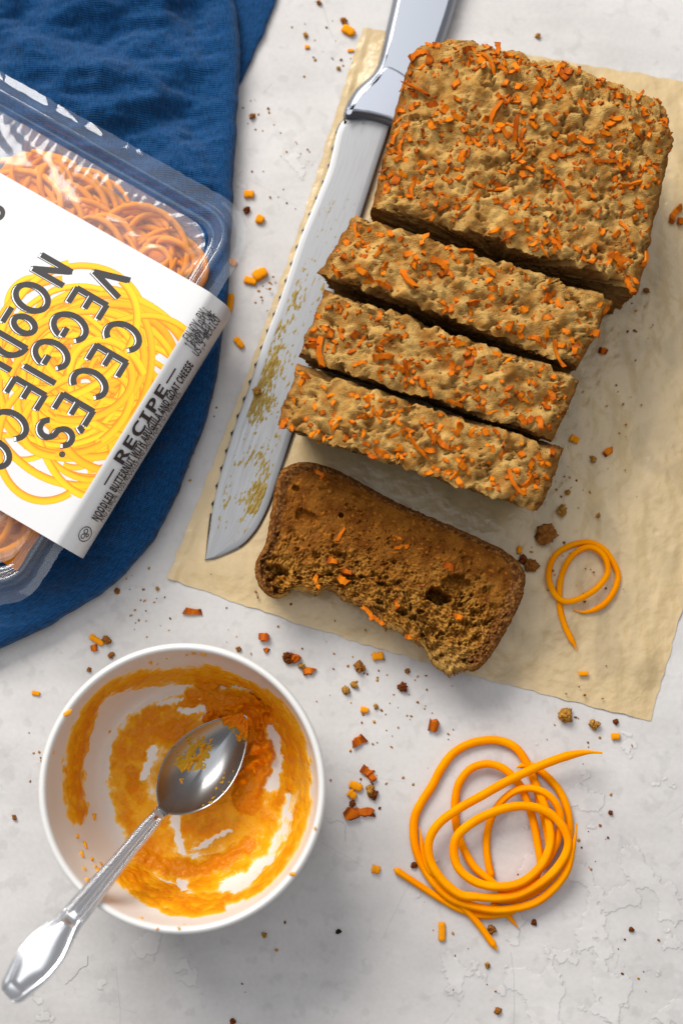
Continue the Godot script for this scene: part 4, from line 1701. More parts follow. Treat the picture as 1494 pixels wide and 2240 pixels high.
func build_puree() -> void:
	# where puree lies (line, half width in photo px, depth in mm) and where the spoon wiped it away
	var laid := [
		[[[216, 1505], [190, 1560], [172, 1620], [162, 1680], [163, 1730], [170, 1780]], 23.0, 1.5],
		[[[216, 1508], [270, 1492], [330, 1482], [400, 1480], [470, 1470]], 19.0, 0.9],
		[[[262, 1680], [272, 1740], [300, 1810], [340, 1870], [400, 1905]], 36.0, 1.2],
		[[[262, 1690], [268, 1630], [300, 1580], [350, 1555], [420, 1545]], 34.0, 1.2],
		[[[300, 1630], [345, 1590], [400, 1600], [440, 1640]], 48.0, 1.6],
		[[[400, 1700], [470, 1740], [520, 1790]], 75.0, 0.9],
		[[[330, 1800], [420, 1810], [520, 1800], [580, 1780]], 64.0, 0.9],
		[[[310, 1872], [360, 1898], [430, 1902], [490, 1884], [540, 1850]], 26.0, 2.6],
		[[[285, 1915], [330, 1950], [390, 1978], [440, 1985], [490, 1980]], 34.0, 1.7],
		[[[440, 1935], [520, 1900], [575, 1850], [600, 1790]], 30.0, 1.0],
		[[[500, 1985], [560, 1945], [610, 1895], [648, 1830], [664, 1750], [664, 1670], [645, 1590], [605, 1540], [550, 1505]], 17.0, 1.0],
		[[[600, 1545], [632, 1600], [640, 1660], [632, 1720], [610, 1760]], 24.0, 1.6],
		[[[470, 1520], [520, 1545], [560, 1590], [575, 1650], [560, 1710], [540, 1750]], 38.0, 4.2],
		[[[480, 1545], [540, 1560]], 28.0, 6.0],
		[[[545, 1610], [560, 1640]], 26.0, 6.0],
		[[[420, 1520], [450, 1515]], 20.0, 2.5],
		[[[440, 1490], [500, 1490], [560, 1520]], 22.0, 1.6],
		[[[300, 1745], [290, 1690]], 30.0, 1.8],
	]
	var wiped := [
		[[[586, 1580], [606, 1640], [604, 1690], [586, 1722]], 13.0],
		[[[630, 1745], [622, 1810], [590, 1870], [545, 1910], [490, 1938]], 14.0],
		[[[381, 1790], [398, 1858]], 15.0],
		[[[424, 1860], [506, 1816]], 6.0],
		[[[338, 1640], [310, 1700]], 14.0],
		[[[346, 1540], [396, 1530]], 7.0],
		[[[396, 1554], [446, 1549]], 11.0],
		[[[392, 1928], [404, 1932]], 9.0],
		[[[498, 1990], [530, 1975]], 9.0],
		[[[238, 1770], [228, 1680], [240, 1600], [286, 1548], [350, 1518], [400, 1508]], 15.0],
		[[[200, 1800], [212, 1700], [214, 1640]], 12.0],
		[[[485, 1500], [540, 1505], [572, 1530]], 7.0],
	]
	var n1 := noise(91, 0.16, 3)
	var n2 := noise(92, 0.5, 3)
	var n3 := noise(93, 0.05, 2)
	var sides := 440
	var prof := PackedVector2Array()
	var p3 := PackedVector3Array()
	for q in bowl_in:
		p3.append(Vector3(q.x, q.y, 0))
	for q in resample(p3, 190):
		prof.append(Vector2(q.x, q.y))
	var pos := PackedVector3Array()
	var cols := PackedColorArray()
	var keep := PackedByteArray()
	var rows := prof.size() - 6
	for j in range(1, rows):
		var t2 := prof[mini(j + 1, prof.size() - 1)] - prof[j - 1]
		var nrm := Vector2(-t2.y, t2.x).normalized()
		for k in sides:
			var t := TAU * k / sides
			var dir := Vector3(cos(t), 0, sin(t))
			var p := bowl_at + dir * prof[j].x + Vector3(0, prof[j].y, 0)
			var q := to_px(p)
			var w := q + Vector2(n1.get_noise_3dv(p), n1.get_noise_3dv(p + Vector3(1, 0, 0))) * 9.0 + Vector2(n2.get_noise_3dv(p), n2.get_noise_3dv(p + Vector3(1, 0, 0))) * 4.0
			var f := -1.0
			for l in laid:
				var d := near_line(w, l[0]) / float(l[1])
				if d < 1.6:
					f = maxf(f, float(l[2]) * (1.0 - d * d) if d < 1.0 else (1.0 - d) * 1.3)
			if f > -0.9:
				for l in wiped:
					var d := near_line(w, l[0]) / (float(l[1]) * (0.85 + 0.5 * n1.get_noise_3dv(p * 0.5)))
					if d < 1.5:
						f = minf(f, -0.17 + 1.25 * sstep(0.45, 1.45, d) * maxf(f, 0.3))
			# brush-dragged streaks run round the bowl
			var arc := Vector3(prof[j].length() * 2.2, t * 0.012, 0)
			var g := f + 0.22 * n2.get_noise_3dv(arc * Vector3(1.2, 1, 1)) + 0.10 * n1.get_noise_3dv(p)
			if f > 0.15:
				g += 1.1 * minf(f, 2.2) * n1.get_noise_3dv(p * 0.9) + 0.14 * n2.get_noise_3dv(p) * minf(f, 1.0)
				g = maxf(g, 0.06)
			g -= 1.6 * sstep(rows - 22.0, rows - 5.0, float(j)) * maxf(1.0, g)
			keep.append(1 if g > -0.22 else 0)
			var lift := clampf(g, -0.5, 8.0) * 0.001
			if lift > 0.0:
				lift = lift * 0.75
			pos.append(p + (dir * nrm.x + Vector3(0, nrm.y, 0)) * lift - bowl_at)
			var thin := Color(0.78, 0.37, 0.012)
			var deep := Color(0.66, 0.215, 0.004)
			var c := thin.lerp(deep, sstep(0.15, 1.8, g + 0.5 * n3.get_noise_3dv(p)))
			c = c.lerp(Color(0.84, 0.62, 0.26), 0.9 * (1.0 - sstep(-0.05, 0.42, g)))
			cols.append(c)
	var b := Build.new()
	b.grid(sides, rows - 1, pos, true, cols, PackedVector2Array(), "up", keep)
	var m := part("squash_puree", b.commit(), M.puree, self)
	m.position = bowl_at
	tag(m, "orange squash puree smeared round the inside of the white bowl", "puree")
	# mashed clumps heaped where the spoon pushed the puree up
	var heap := Build.new()
	pos = PackedVector3Array()
	cols = PackedColorArray()
	keep = PackedByteArray()
	var puff := noise(97, 0.13, 2)
	var ridge := [[[[430, 1524], [446, 1518]], 17.0, 2.5], [[[472, 1578], [492, 1556], [520, 1542], [552, 1540], [572, 1560]], 24.0, 7.5], [[[530, 1565], [552, 1600], [566, 1640], [560, 1672]], 29.0, 7.0], [[[548, 1690], [530, 1722]], 22.0, 3.2], [[[575, 1575], [600, 1570]], 14.0, 3.0]]
	for j in 150:
		for i in 110:
			var q := Vector2(415.0 + 200.0 * i / 109.0, 1495.0 + 260.0 * j / 149.0)
			var p := inner_point(q)
			var w := q + Vector2(n1.get_noise_3dv(p), n1.get_noise_3dv(p + Vector3(1, 0, 0))) * 12.0
			var f := -0.6
			for l in ridge:
				var d := near_line(w, l[0]) / float(l[1])
				f = maxf(f, float(l[2]) * sqrt(maxf(0.0, 1.0 - d * d)) - 0.5 if d < 1.0 else -0.5 - d)
			var g := f
			if f > -0.4:
				g = f * (0.30 + 1.75 * absf(puff.get_noise_3dv(p + Vector3(0, 0, 0.2)))) + 0.35 * n2.get_noise_3dv(p) * minf(1.0, f)
			keep.append(1 if f > -0.75 else 0)
			pos.append(p + Vector3(0, clampf(g, -0.9, 8.0) * 0.001, 0) - bowl_at)
			cols.append(Color(0.80, 0.27, 0.004).lerp(Color(0.66, 0.175, 0.003), clampf(0.5 + 1.2 * n3.get_noise_3dv(p * 3.0), 0.0, 1.0)))
	heap.grid(110, 150, pos, false, cols, PackedVector2Array(), "up", keep)
	part("puree_clump", heap.commit(), M.puree, m)
	# drips and flecks: on the rim and up the wall
	var flecks := Build.new()
	var r := RandomNumberGenerator.new()
	r.seed = 94
	for q in [[150, 1560], [118, 1645], [345, 2032], [392, 2030], [405, 2027], [420, 2024], [690, 1812], [680, 1700], [425, 1428], [445, 1430], [410, 1432], [640, 1912], [306, 2010], [180, 1870], [184, 1900], [170, 1830], [186, 1850], [208, 1895], [200, 1880], [222, 1890], [176, 1790], [205, 1790], [215, 1905], [190, 1925], [240, 1600], [330, 1448], [345, 1452], [365, 1440]]:
		var at := inner_point(Vector2(q[0], q[1]))
		var s := r.randf_range(0.0004, 0.0011)
		pebble(flecks, at + Vector3(0, 0.0002, 0) - bowl_at, Vector3(s * r.randf_range(0.8, 2.2), s * 0.5, s), r, Color(0.80, 0.34, 0.015), 5, 7)
	part("puree_flecks", flecks.commit(), M.puree, m, true)
	var bits := [[[434, 1526], 0.0042, 0.0], [[406, 1912], 0.003, 1.6], [[490, 1728], 0.004, 0.9]]
	for q in bits:
		var at := inner_point(Vector2(q[0][0], q[0][1]))
		var s := part("squash_shred", shreds[2], mat(lin(0.85, 0.30, 0.012), 0.4), m)
		s.transform = Transform3D(Basis(Vector3.UP, q[2]) * Basis.from_scale(Vector3.ONE * q[1] / 0.0034), at + Vector3(0, 0.0018, 0) - bowl_at)


# point on the bowl's inside or rim that shows at this photo pixel
func inner_point(q: Vector2) -> Vector3:
	var best := Vector3.ZERO
	var least := 1e9
	var prof := bowl_in.duplicate()
	prof.append(Vector2(0.0505, 0.0559))
	prof.append(Vector2(0.0520, 0.0556))
	for j in prof.size():
		var c := P(q.x, q.y, prof[j].y)
		var r := Vector2(c.x - bowl_at.x, c.z - bowl_at.z).length()
		if absf(r - prof[j].x) < least:
			least = absf(r - prof[j].x)
			best = c
	return best


# a small irregular lump
func pebble(b: Build, at: Vector3, size: Vector3, r: RandomNumberGenerator, col: Color, nv := 7, nu := 10, rough := 0.25, fs := 1.0) -> void:
	var pos := PackedVector3Array()
	var cols := PackedColorArray()
	var turn := Basis(Vector3.UP, r.randf() * TAU)
	var off := Vector3(r.randf(), r.randf(), r.randf())
	for j in nv:
		for i in nu:
			var th := PI * j / (nv - 1.0)
			var ph := TAU * i / nu
			var d := Vector3(sin(th) * cos(ph), cos(th), sin(th) * sin(ph))
			var k := 1.0 + rough * 2.2 * bump.get_noise_3dv((d * 0.0035 * fs + off)) + rough * fs * fs * pit.get_noise_3dv(d * 0.004 + off)
			pos.append(at + turn * (d * size * k))
			var g := 1.0 + 0.7 * fs * fs * pit.get_noise_3dv(d * 0.003 + off)
			cols.append(Color(col.r * g, col.g * g, col.b * g))
	b.grid(nu, nv, pos, true, cols, PackedVector2Array(), "out")


# ---------- spoon: resting in the puree and on the rim

func build_spoon() -> void:
	var neck := P(354, 1776, 0.0270)
	var tip := P(538, 1566, 0.0165)
	var ax := (tip - neck)
	var len := ax.length()
	ax /= len
	var side := ax.cross(Vector3.UP).normalized()
	var up := side.cross(ax).normalized()
	var o := thing("dessert_spoon", "patterned silver spoon lying in the bowl with its handle over the rim", "spoon", neck)
	# bowl of the spoon: egg-shaped dish with thickness
	var b := Build.new()
	var pos := PackedVector3Array()
	var around := 90
	var rings := 22
	for face in 2:
		for j in rings:
			var s := float(j) / (rings - 1)
			if face == 1:
				s = 1.0 - s
			for k in around:
				var t := TAU * k / around
				var ex := 0.5 - 0.5 * cos(t)            # 0 at the neck, 1 at the tip
				var half := 0.0136 * pow(sin(PI * pow(ex, 0.86)), 0.72) if ex > 0.0 and ex < 1.0 else 0.0
				half = maxf(half, 0.0026 * (1.0 - sstep(0.0, 0.12, ex)) + 0.0008 * sstep(0.9, 1.0, ex))
				var x := lerpf(len * 0.5, ex * len, s)
				var z := half * s * (1.0 if sin(t) >= 0.0 else -1.0)
				var dish := -0.0068 * (1.0 - pow(s, 2.3)) - (0.0009 if face == 1 else 0.0)
				if face == 1 and s > 0.97:
					dish += 0.0003
				dish += 0.0022 * pow(maxf(0.0, 1.0 - ex * 4.0), 2.0) * s
				pos.append(ax * (x + 0.0) + side * z + up * dish)
	b.grid(around, rings * 2, pos, true, PackedColorArray(), PackedVector2Array(), "out")
	var tarnished := mat(lin(0.26, 0.26, 0.265), 0.26, {"metallic": 1.0})
	part("spoon_bowl", b.commit(), tarnished, o)
	# handle: straight run up over the rim, then a broad raised panel
	var pts := []
	for q in [[356, 1773, 0.0268], [335, 1797, 0.0310], [300, 1838, 0.0375], [250, 1898, 0.0475], [205, 1952, 0.0560], [165, 2000, 0.0635], [120, 2055, 0.0690], [75, 2110, 0.0725], [36, 2160, 0.0735], [20, 2178, 0.0733]]:
		pts.append(P(q[0], q[1], q[2]) - neck)
	var spine := resample(smooth_path(pts), 260)
	var hb := Build.new()
	pos = PackedVector3Array()
	var nu := 49
	var beads := Build.new()
	var last_bead := [-1.0, -1.0]
	var run := 0.0
	var r := RandomNumberGenerator.new()
	r.seed = 5
	var half_at := func(s: float) -> float:
		var w := lerpf(0.0026, 0.0031, sstep(0.0, 0.14, s))
		w = lerpf(w, 0.0044, sstep(0.25, 0.60, s))
		w += 0.0030 * sstep(0.62, 0.80, s) - 0.0024 * sstep(0.84, 1.0, s)
		if s > 0.965:
			w *= sqrt(maxf(0.04, 1.0 - pow((s - 0.965) / 0.036, 2.0) * 0.55))
		return w
	var sample := func(s: float, u: float) -> float:
		# height of the front at place s along and u across (-1..1)
		var a := absf(u)
		var h := 0.0011 * (1.0 - 0.5 * a * a)
		var stem := 1.0 - sstep(0.615, 0.635, s)
		var rib := stem * sstep(0.04, 0.075, s)
		h += rib * 0.00075 * (1.0 - sstep(0.20, 0.36, a))
		h -= rib * 0.00055 * sstep(0.30, 0.40, a) * (1.0 - sstep(0.46, 0.54, a))
		h += rib * 0.00025 * sstep(0.78, 0.84, a) * (1.0 - sstep(0.90, 0.97, a))
		# raised panel with its own outline, inside a stepped border
		var ps := clampf((s - 0.66) / 0.30, 0.0, 1.0)
		var panel_half := 0.40 + 0.26 * sin(PI * minf(ps * 0.9 + 0.05, 1.0))
		var inside := sstep(0.645, 0.675, s) * (1.0 - sstep(0.935, 0.955, s)) * (1.0 - sstep(panel_half, panel_half + 0.07, a))
		h += inside * (0.0006 + 0.0006 * (1.0 - pow(a / maxf(panel_half, 0.1), 2.0)))
		var panel := sstep(0.615, 0.64, s)
		h -= panel * 0.00035 * sstep(panel_half + 0.04, panel_half + 0.10, a) * (1.0 - sstep(panel_half + 0.14, panel_half + 0.2, a))
		h -= 0.0009 * sstep(0.88, 1.0, a)
		return h
	for i in spine.size():
		var s := float(i) / (spine.size() - 1)
		var t := (spine[mini(i + 1, 259)] - spine[maxi(i - 1, 0)]).normalized()
		var sd := t.cross(Vector3.UP).normalized()
		var n := sd.cross(t).normalized()
		var half: float = half_at.call(s)
		for k in nu:
			var u := 2.0 * k / (nu - 1.0) - 1.0
			pos.append(spine[i] + sd * half * u + n * sample.call(s, u))
		for k in nu:
			var u := 1.0 - 2.0 * k / (nu - 1.0)
			pos.append(spine[i] + sd * half * u - n * 0.0008 * (1.0 - u * u))
		if i > 0:
			run += spine[i].distance_to(spine[i - 1])
		if s > 0.045 and s < 0.625 and run > 0.00105:
			run = 0.0
			for w in [-1.0, 1.0]:
				bead(beads, spine[i] + sd * half * 0.64 * w + n * (sample.call(s, 0.64) + 0.00022), 0.00050)
	hb.grid(nu * 2, spine.size(), pos, true, PackedColorArray(), PackedVector2Array(), "out")
	# close the handle's end
	var end := pos.slice((spine.size() - 1) * nu * 2, spine.size() * nu * 2)
	var mid := Vector3.ZERO
	for p in end:
		mid += p
	mid /= end.size()
	var shut := PackedVector3Array()
	for p in end:
		shut.append(mid + (spine[259] - spine[250]).normalized() * 0.0006)
	hb.grid(nu * 2, 2, end + shut, true, PackedColorArray(), PackedVector2Array(), "keep")
	var handle := part("handle", hb.commit(), M.silver, o)
	part("beaded_border", beads.commit(), M.silver, handle, true)
	# puree left on the spoon: a smear along the dish and a lump over the tip
	var sm := Build.new()
	pos = PackedVector3Array()
	var cols := PackedColorArray()
	var keep := PackedByteArray()
	var n1 := noise(95, 0.22, 3)
	var n2 := noise(96, 0.7, 2)
	for j in 120:
		for i in 120:
			var ex := 0.04 + 0.94 * j / 119.0
			var uu := 2.0 * i / 119.0 - 1.0
			var half := 0.0136 * pow(sin(PI * pow(ex, 0.86)), 0.72)
			# radius in the dish's own rings
			var x := ex * len
			var rs := 0.0
			var lo := 0.0
			var hi := 1.0
			var dx := absf(ex - 0.5) * 2.0
			rs = sqrt(minf(1.0, pow(dx, 2.0) + uu * uu * (1.0 - dx * dx)))
			var p := ax * x + side * half * uu * 0.97 + up * (-0.0068 * (1.0 - pow(rs, 2.3)) + 0.0022 * pow(maxf(0.0, 1.0 - ex * 4.0), 2.0) * rs)
			var w := p + neck
			var f := 1.15 * exp(-pow((uu - (0.30 - 0.75 * ex) + 0.25) / 0.30, 2.0)) * sstep(0.12, 0.22, ex) * (1.0 - sstep(0.72, 0.86, ex))
			f += 2.2 * sstep(0.80, 0.90, ex + 0.05 * n1.get_noise_3dv(w))
			var g := f + 0.5 * n1.get_noise_3dv(w) + 0.35 * n2.get_noise_3dv(w) - 0.42
			var lift := clampf(g, -0.4, 0.35) * 0.0006
			if f > 1.0:
				lift = (g - 0.6) * 0.0026 * (0.35 + 2.0 * absf(n1.get_noise_3dv(w * 0.7)))
			keep.append(1 if g > -0.1 else 0)
			pos.append(p + up * lift)
			cols.append(Color(0.40, 0.22, 0.015).lerp(Color(0.74, 0.22, 0.008), sstep(0.4, 1.6, g)))
	sm.grid(120, 120, pos, false, cols, PackedVector2Array(), "up", keep)
	part("puree_smear", sm.commit(), M.puree, o)


func bead(b: Build, at: Vector3, r: float) -> void:
	var pos := PackedVector3Array()
	for j in 5:
		for i in 8:
			var th := PI * j / 4.0
			var ph := TAU * i / 8.0
			pos.append(at + Vector3(sin(th) * cos(ph), cos(th), sin(th) * sin(ph)) * r)
	b.grid(8, 5, pos, true, PackedColorArray(), PackedVector2Array(), "out")


# ---------- fresh squash noodles

func noodle(label: String, px_path: Array, radius: float, scale_: float, off: Vector2, taper := Vector2(0.02, 0.02)) -> void:
	# px_path: [x, y, height in mm] in an enlarged crop of the photograph
	var pts := []
	for q in px_path:
		pts.append(P(off.x + q[0] / scale_, off.y + q[1] / scale_, q[2] * 0.001))
	var path := resample(smooth_path(pts), maxi(60, int(pts.size() * 14)))
	var n := path.size()
	var rad := PackedFloat32Array()
	var cols := PackedColorArray()
	var at := path[n / 2]
	at.y = 0.0
	for i in n:
		var s := float(i) / (n - 1)
		var k := 1.0 + 0.05 * tone.get_noise_3dv(path[i] * 2.0)
		k *= 0.25 + 0.75 * sstep(0.0, taper.x, s)
		k *= 0.25 + 0.75 * sstep(0.0, taper.y, 1.0 - s)
		rad.append(radius * k)
		var g := 0.5 + 0.9 * tone.get_noise_3dv(path[i] * 0.6)
		cols.append(Color(1.0, 0.30, 0.001).lerp(Color(1.0, 0.37, 0.002), clampf(g, 0.0, 1.0)))
		path[i] -= at
	var b := Build.new()
	for i in n:
		rad[i] *= 1.0
	tube(b, path, rad, 20, cols, 0.92)
	var m := part(numbered("squash_noodle", noodles_made), b.commit(), M.noodle, self)
	noodles_made += 1
	m.position = at
	tag(m, label, "squash noodle", "fresh spiralised squash noodles")


var noodles_made := 0


func build_noodles() -> void:
	noodle("single bright orange squash noodle curled in a loop on the paper",
		[[622, 1750, 2.4], [600, 1690, 2.4], [540, 1580, 2.4], [450, 1380, 2.4], [400, 1180, 2.4], [393, 950, 2.5], [420, 750, 2.8], [500, 560, 3.4], [620, 425, 4.0], [780, 355, 4.4], [920, 400, 4.6], [1020, 520, 4.8], [1050, 680, 4.9], [1000, 800, 4.9], [880, 930, 5.0], [700, 1040, 5.0], [520, 1095, 5.0], [400, 1062, 5.1], [310, 960, 4.6], [252, 800, 4.0], [262, 620, 3.6], [340, 460, 3.2], [480, 360, 2.9], [660, 300, 2.6], [830, 300, 2.5], [990, 380, 2.4], [1100, 520, 2.4], [1178, 680, 2.4], [1185, 800, 2.4], [1130, 960, 2.4], [1020, 1110, 2.4], [870, 1205, 2.4], [720, 1238, 2.4], [585, 1212, 2.4]],
		0.00118, 6.225, Vector2(1160, 1140), Vector2(0.03, 0.07))
	var off := Vector2(820, 1560)
	var k := 2.7667
	noodle("long squash noodle of the nest whose end points up right",
		[[1375, 240, 10.5], [1290, 236, 10.2], [1180, 254, 9.8], [1070, 290, 9.4], [960, 335, 9.0], [800, 412, 8.6], [640, 502, 8.2], [490, 588, 8.0], [385, 670, 7.8], [330, 760, 7.6], [326, 860, 7.6], [362, 950, 7.6], [430, 1035, 7.4], [520, 1100, 7.2], [620, 1112, 7.0], [740, 1118, 7.2], [860, 1100, 7.4], [980, 1040, 7.8], [1080, 960, 8.2], [1150, 860, 8.6], [1168, 770, 8.9], [1130, 680, 9.0], [1050, 602, 9.0], [940, 565, 9.0], [820, 568, 9.0], [700, 605, 8.9], [590, 662, 8.8], [500, 740, 8.7], [476, 830, 8.6], [500, 930, 8.6], [570, 1000, 8.8], [660, 1040, 9.0], [770, 1050, 9.1], [870, 1030, 9.2], [960, 970, 9.2], [1030, 880, 8.8], [1062, 770, 7.8], [1050, 650, 6.6], [1015, 530, 5.6], [965, 420, 4.9], [925, 350, 4.6]],
		0.00168, k, off, Vector2(0.05, 0.02))
	noodle("squash noodle looping round the top and left of the nest",
		[[1010, 960, 3.0], [1055, 860, 2.6], [1050, 760, 2.6], [1025, 640, 2.8], [990, 500, 2.8], [955, 390, 2.6], [905, 280, 2.4], [845, 205, 2.2], [760, 168, 1.8], [660, 165, 1.7], [560, 190, 1.7], [470, 245, 1.7], [400, 335, 1.7], [345, 440, 1.7], [280, 540, 1.7], [240, 630, 1.7], [234, 740, 1.8], [252, 840, 2.0], [300, 945, 2.4], [370, 1040, 3.2], [460, 1120, 4.0], [580, 1165, 4.6], [720, 1190, 4.8], [850, 1180, 5.0], [980, 1140, 5.2], [1090, 1050, 5.6], [1160, 950, 6.6], [1195, 830, 8.0], [1212, 740, 9.4], [1218, 668, 10.2]],
		0.00162, k, off, Vector2(0.02, 0.10))
	noodle("squash noodle in the middle of the nest, hooped like a tall arch",
		[[990, 1000, 4.6], [1000, 900, 4.2], [985, 800, 4.0], [965, 690, 4.2], [935, 580, 4.4], [885, 450, 4.6], [810, 360, 4.4], [740, 318, 4.0], [660, 308, 3.4], [575, 340, 2.8], [510, 420, 2.2], [485, 520, 1.9], [484, 620, 2.0], [500, 720, 2.4], [540, 830, 3.0], [600, 930, 3.6], [680, 1000, 4.4], [770, 1070, 4.8], [880, 1060, 5.0], [1000, 980, 5.4]],
		0.00150, k, off, Vector2(0.03, 0.03))
	noodle("innermost squash noodle of the nest, bent in a horseshoe",
		[[715, 1010, 1.8], [690, 930, 1.8], [675, 820, 1.9], [680, 720, 2.2], [710, 620, 3.2], [770, 530, 5.0], [850, 470, 6.6], [940, 455, 6.8], [1030, 485, 6.6], [1095, 550, 6.2], [1122, 640, 5.6], [1105, 760, 5.0], [1060, 860, 5.2], [1010, 930, 5.8], [930, 1010, 6.2]],
		0.00145, k, off, Vector2(0.03, 0.03))
	noodle("squash noodle along the right side of the nest",
		[[855, 330, 1.9], [900, 315, 2.2], [960, 325, 2.4], [1030, 375, 2.2], [1100, 450, 2.0], [1148, 540, 1.9], [1172, 640, 1.9], [1170, 760, 2.0], [1140, 880, 2.2], [1060, 1000, 2.4], [950, 1090, 2.4], [820, 1130, 2.6], [680, 1120, 2.6]],
		0.00150, k, off, Vector2(0.05, 0.03))
	noodle("squash noodle under the nest with its end out at left",
		[[115, 942, 1.9], [180, 985, 1.8], [280, 1050, 1.7], [390, 1120, 1.7], [500, 1182, 1.7], [620, 1222, 1.8], [740, 1222, 2.0], [860, 1190, 2.0]],
		0.00130, k, off, Vector2(0.03, 0.03))
	noodle("short squash noodle poking out below the nest, pointing down right",
		[[440, 1070, 3.6], [500, 1140, 3.2], [560, 1200, 2.9], [630, 1282, 2.2], [690, 1365, 1.7], [738, 1432, 1.5]],
		0.00132, k, off, Vector2(0.06, 0.10))
	noodle("stub of squash noodle showing under the nest's lower edge",
		[[700, 1150, 2.2], [780, 1205, 1.7], [825, 1250, 1.4], [866, 1300, 1.0]],
		0.00105, k, off, Vector2(0.1, 0.4))
	noodle("thin pointed squash noodle tip beside the nest's left curve",
		[[268, 688, 3.2], [278, 750, 3.4], [288, 830, 3.8], [310, 920, 4.2], [350, 990, 4.4]],
		0.00085, k, off, Vector2(0.4, 0.1))


# ---------- crumbs and bits

func build_crumbs() -> void:
	var bits := [
		# x, y, length px, width px, turn, height of what it lies on (mm), label
		[762, 70, 30, 19, 0.6, 0, "fresh orange squash bit at the top, between cloth and knife handle"],
		[545, 427, 22, 18, 0.0, 0, "orange squash bit beside the cloth, above a dark crumb"],
		[569, 482, 17, 19, 0.4, 0, "small square orange squash bit, lower right of a dark crumb by the cloth"],
		[570, 602, 32, 24, -0.5, 0, "large fresh orange squash chunk between packet corner and paper"],
		[548, 616, 28, 16, 0.3, 0, "wedge of squash touching the large chunk between packet and paper"],
		[503, 664, 42, 15, 1.7, 0, "upright orange squash sliver by the packet's rounded sleeve edge"],
		[523, 751, 28, 15, 0.9, 0, "orange squash bit beside the paper's left edge, level with the sleeve lettering"],
		[508, 575, 20, 16, 0.7, 0, "orange squash bit seen through the packet's clear flange"],
		[767, 112, 14, 8, 0.0, 0, "tiny orange squash flake just left of the paper's top corner"],
		[672, 104, 10, 9, 0.0, 0, "tiny orange squash speck among tan crumbs near the top"],
		[422, 1342, 36, 12, 0.25, 0, "baked squash shred between knife point and bowl"],
		[212, 1401, 34, 13, 0.6, 0, "baked squash shred by a brown crumb, above the bowl's left"],
		[208, 1419, 13, 12, 0.0, 0, "small red-orange squash dot below a baked shred, above the bowl"],
		[578, 1396, 19, 15, 0.3, 0, "orange baked squash bit above the bowl's right shoulder"],
		[583, 1423, 11, 10, 0.0, 0, "yellow-orange speck under a baked squash bit by the bowl's right shoulder"],
		[642, 1442, 19, 17, 0.5, 0, "orange squash bit beside a brown crumb below the bitten slice's left"],
		[676, 1470, 24, 14, 0.1, 0, "rusty flat squash flake just above the bowl's right rim side"],
		[826, 1436, 23, 18, -0.1, 0, "square orange squash flake under the bite"],
		[797, 1553, 17, 13, 0.2, 0, "orange squash bit in the middle of the table, right of the bowl"],
		[946, 1588, 20, 20, 0.3, 0, "red-brown squash scrap above the noodle nest"],
		[1275, 1474, 20, 11, 0.0, 1.8, "flat orange squash bit on the paper's lower right part"],
		[785, 1625, 28, 16, -0.3, 0, "orange squash bit right of the bowl, above the shred cluster"],
		[808, 1695, 36, 15, 0.75, 0, "browned squash shred at the top of the cluster right of the bowl"],
		[778, 1720, 28, 17, 0.4, 0, "orange wedge in the cluster right of the bowl"],
		[770, 1738, 19, 17, 0.8, 0, "small orange chunk left in the cluster right of the bowl"],
		[764, 1782, 24, 22, 0.9, 0, "blunt orange squash chunk at the left end of a curved shred"],
		[793, 1782, 54, 15, 0.1, 0, "long curved orange shred below the cluster right of the bowl"],
		[822, 1902, 17, 17, 0.3, 0, "orange squash cube between bowl and nest"],
		[965, 2037, 38, 15, 1.6, 0, "orange squash sliver below the noodle nest"],
		[1345, 1611, 17, 15, 0.0, 0, "orange squash cube below the paper's lower right corner"],
		[1255, 962, 20, 16, 0.5, 1.8, "orange squash bit on the paper right of the last upright slice"],
		[1329, 991, 20, 14, -0.4, 1.8, "dark red squash flake on the paper, right of the slices"],
		[1135, 1204, 10, 18, 0.1, 1.8, "orange squash bit on paper above the bitten slice's right corner"],
		[1478, 467, 44, 12, -1.0, 1.8, "dark curled baked shred on the paper right of the loaf"],
		[1489, 486, 16, 14, 0.2, 1.8, "orange bit at the frame's right edge beside a dark curled shred"],
		[1318, 770, 18, 14, 0.4, 1.8, "orange baked bit on the paper right of the first slice"],
		[80, 1517, 17, 10, 0.2, 0, "orange squash flake left of the bowl"],
		[700, 1035, 1, 1, 0.0, 0, ""],
	]
	var r := RandomNumberGenerator.new()
	r.seed = 501
	var made := 0
	for q in bits:
		if q[6] == "":
			continue
		var mm := 0.000188
		var at := P(q[0], q[1], q[5] * 0.001)
		var burnt := 0.85 if ("baked" in q[6] or "rusty" in q[6] or "red" in q[6] or "brown" in q[6] or "dark" in q[6]) and not "dark crumb" in q[6] and not "brown crumb, above" in q[6] else 0.0
		var m := shred_mesh(r, q[2] * mm, q[3] * mm * 1.1, q[3] * mm * 0.7, 0.5, burnt) if burnt > 0.0 else chunk_mesh(r, q[2] * mm, q[3] * mm, burnt, 0.9 if q[2] > 40 and q[2] < 60 and q[3] < 16 and q[4] < 1.0 else 0.15)
		var o := part(numbered("squash_bit", made), m, M.noodle if burnt == 0.0 else M.shred, self)
		o.transform = Transform3D(Basis(Vector3.UP, -q[4]), at + Vector3(0, q[3] * mm * 0.30, 0))
		tag(o, q[6], "squash bit", "bits of squash scattered on table and paper")
		made += 1
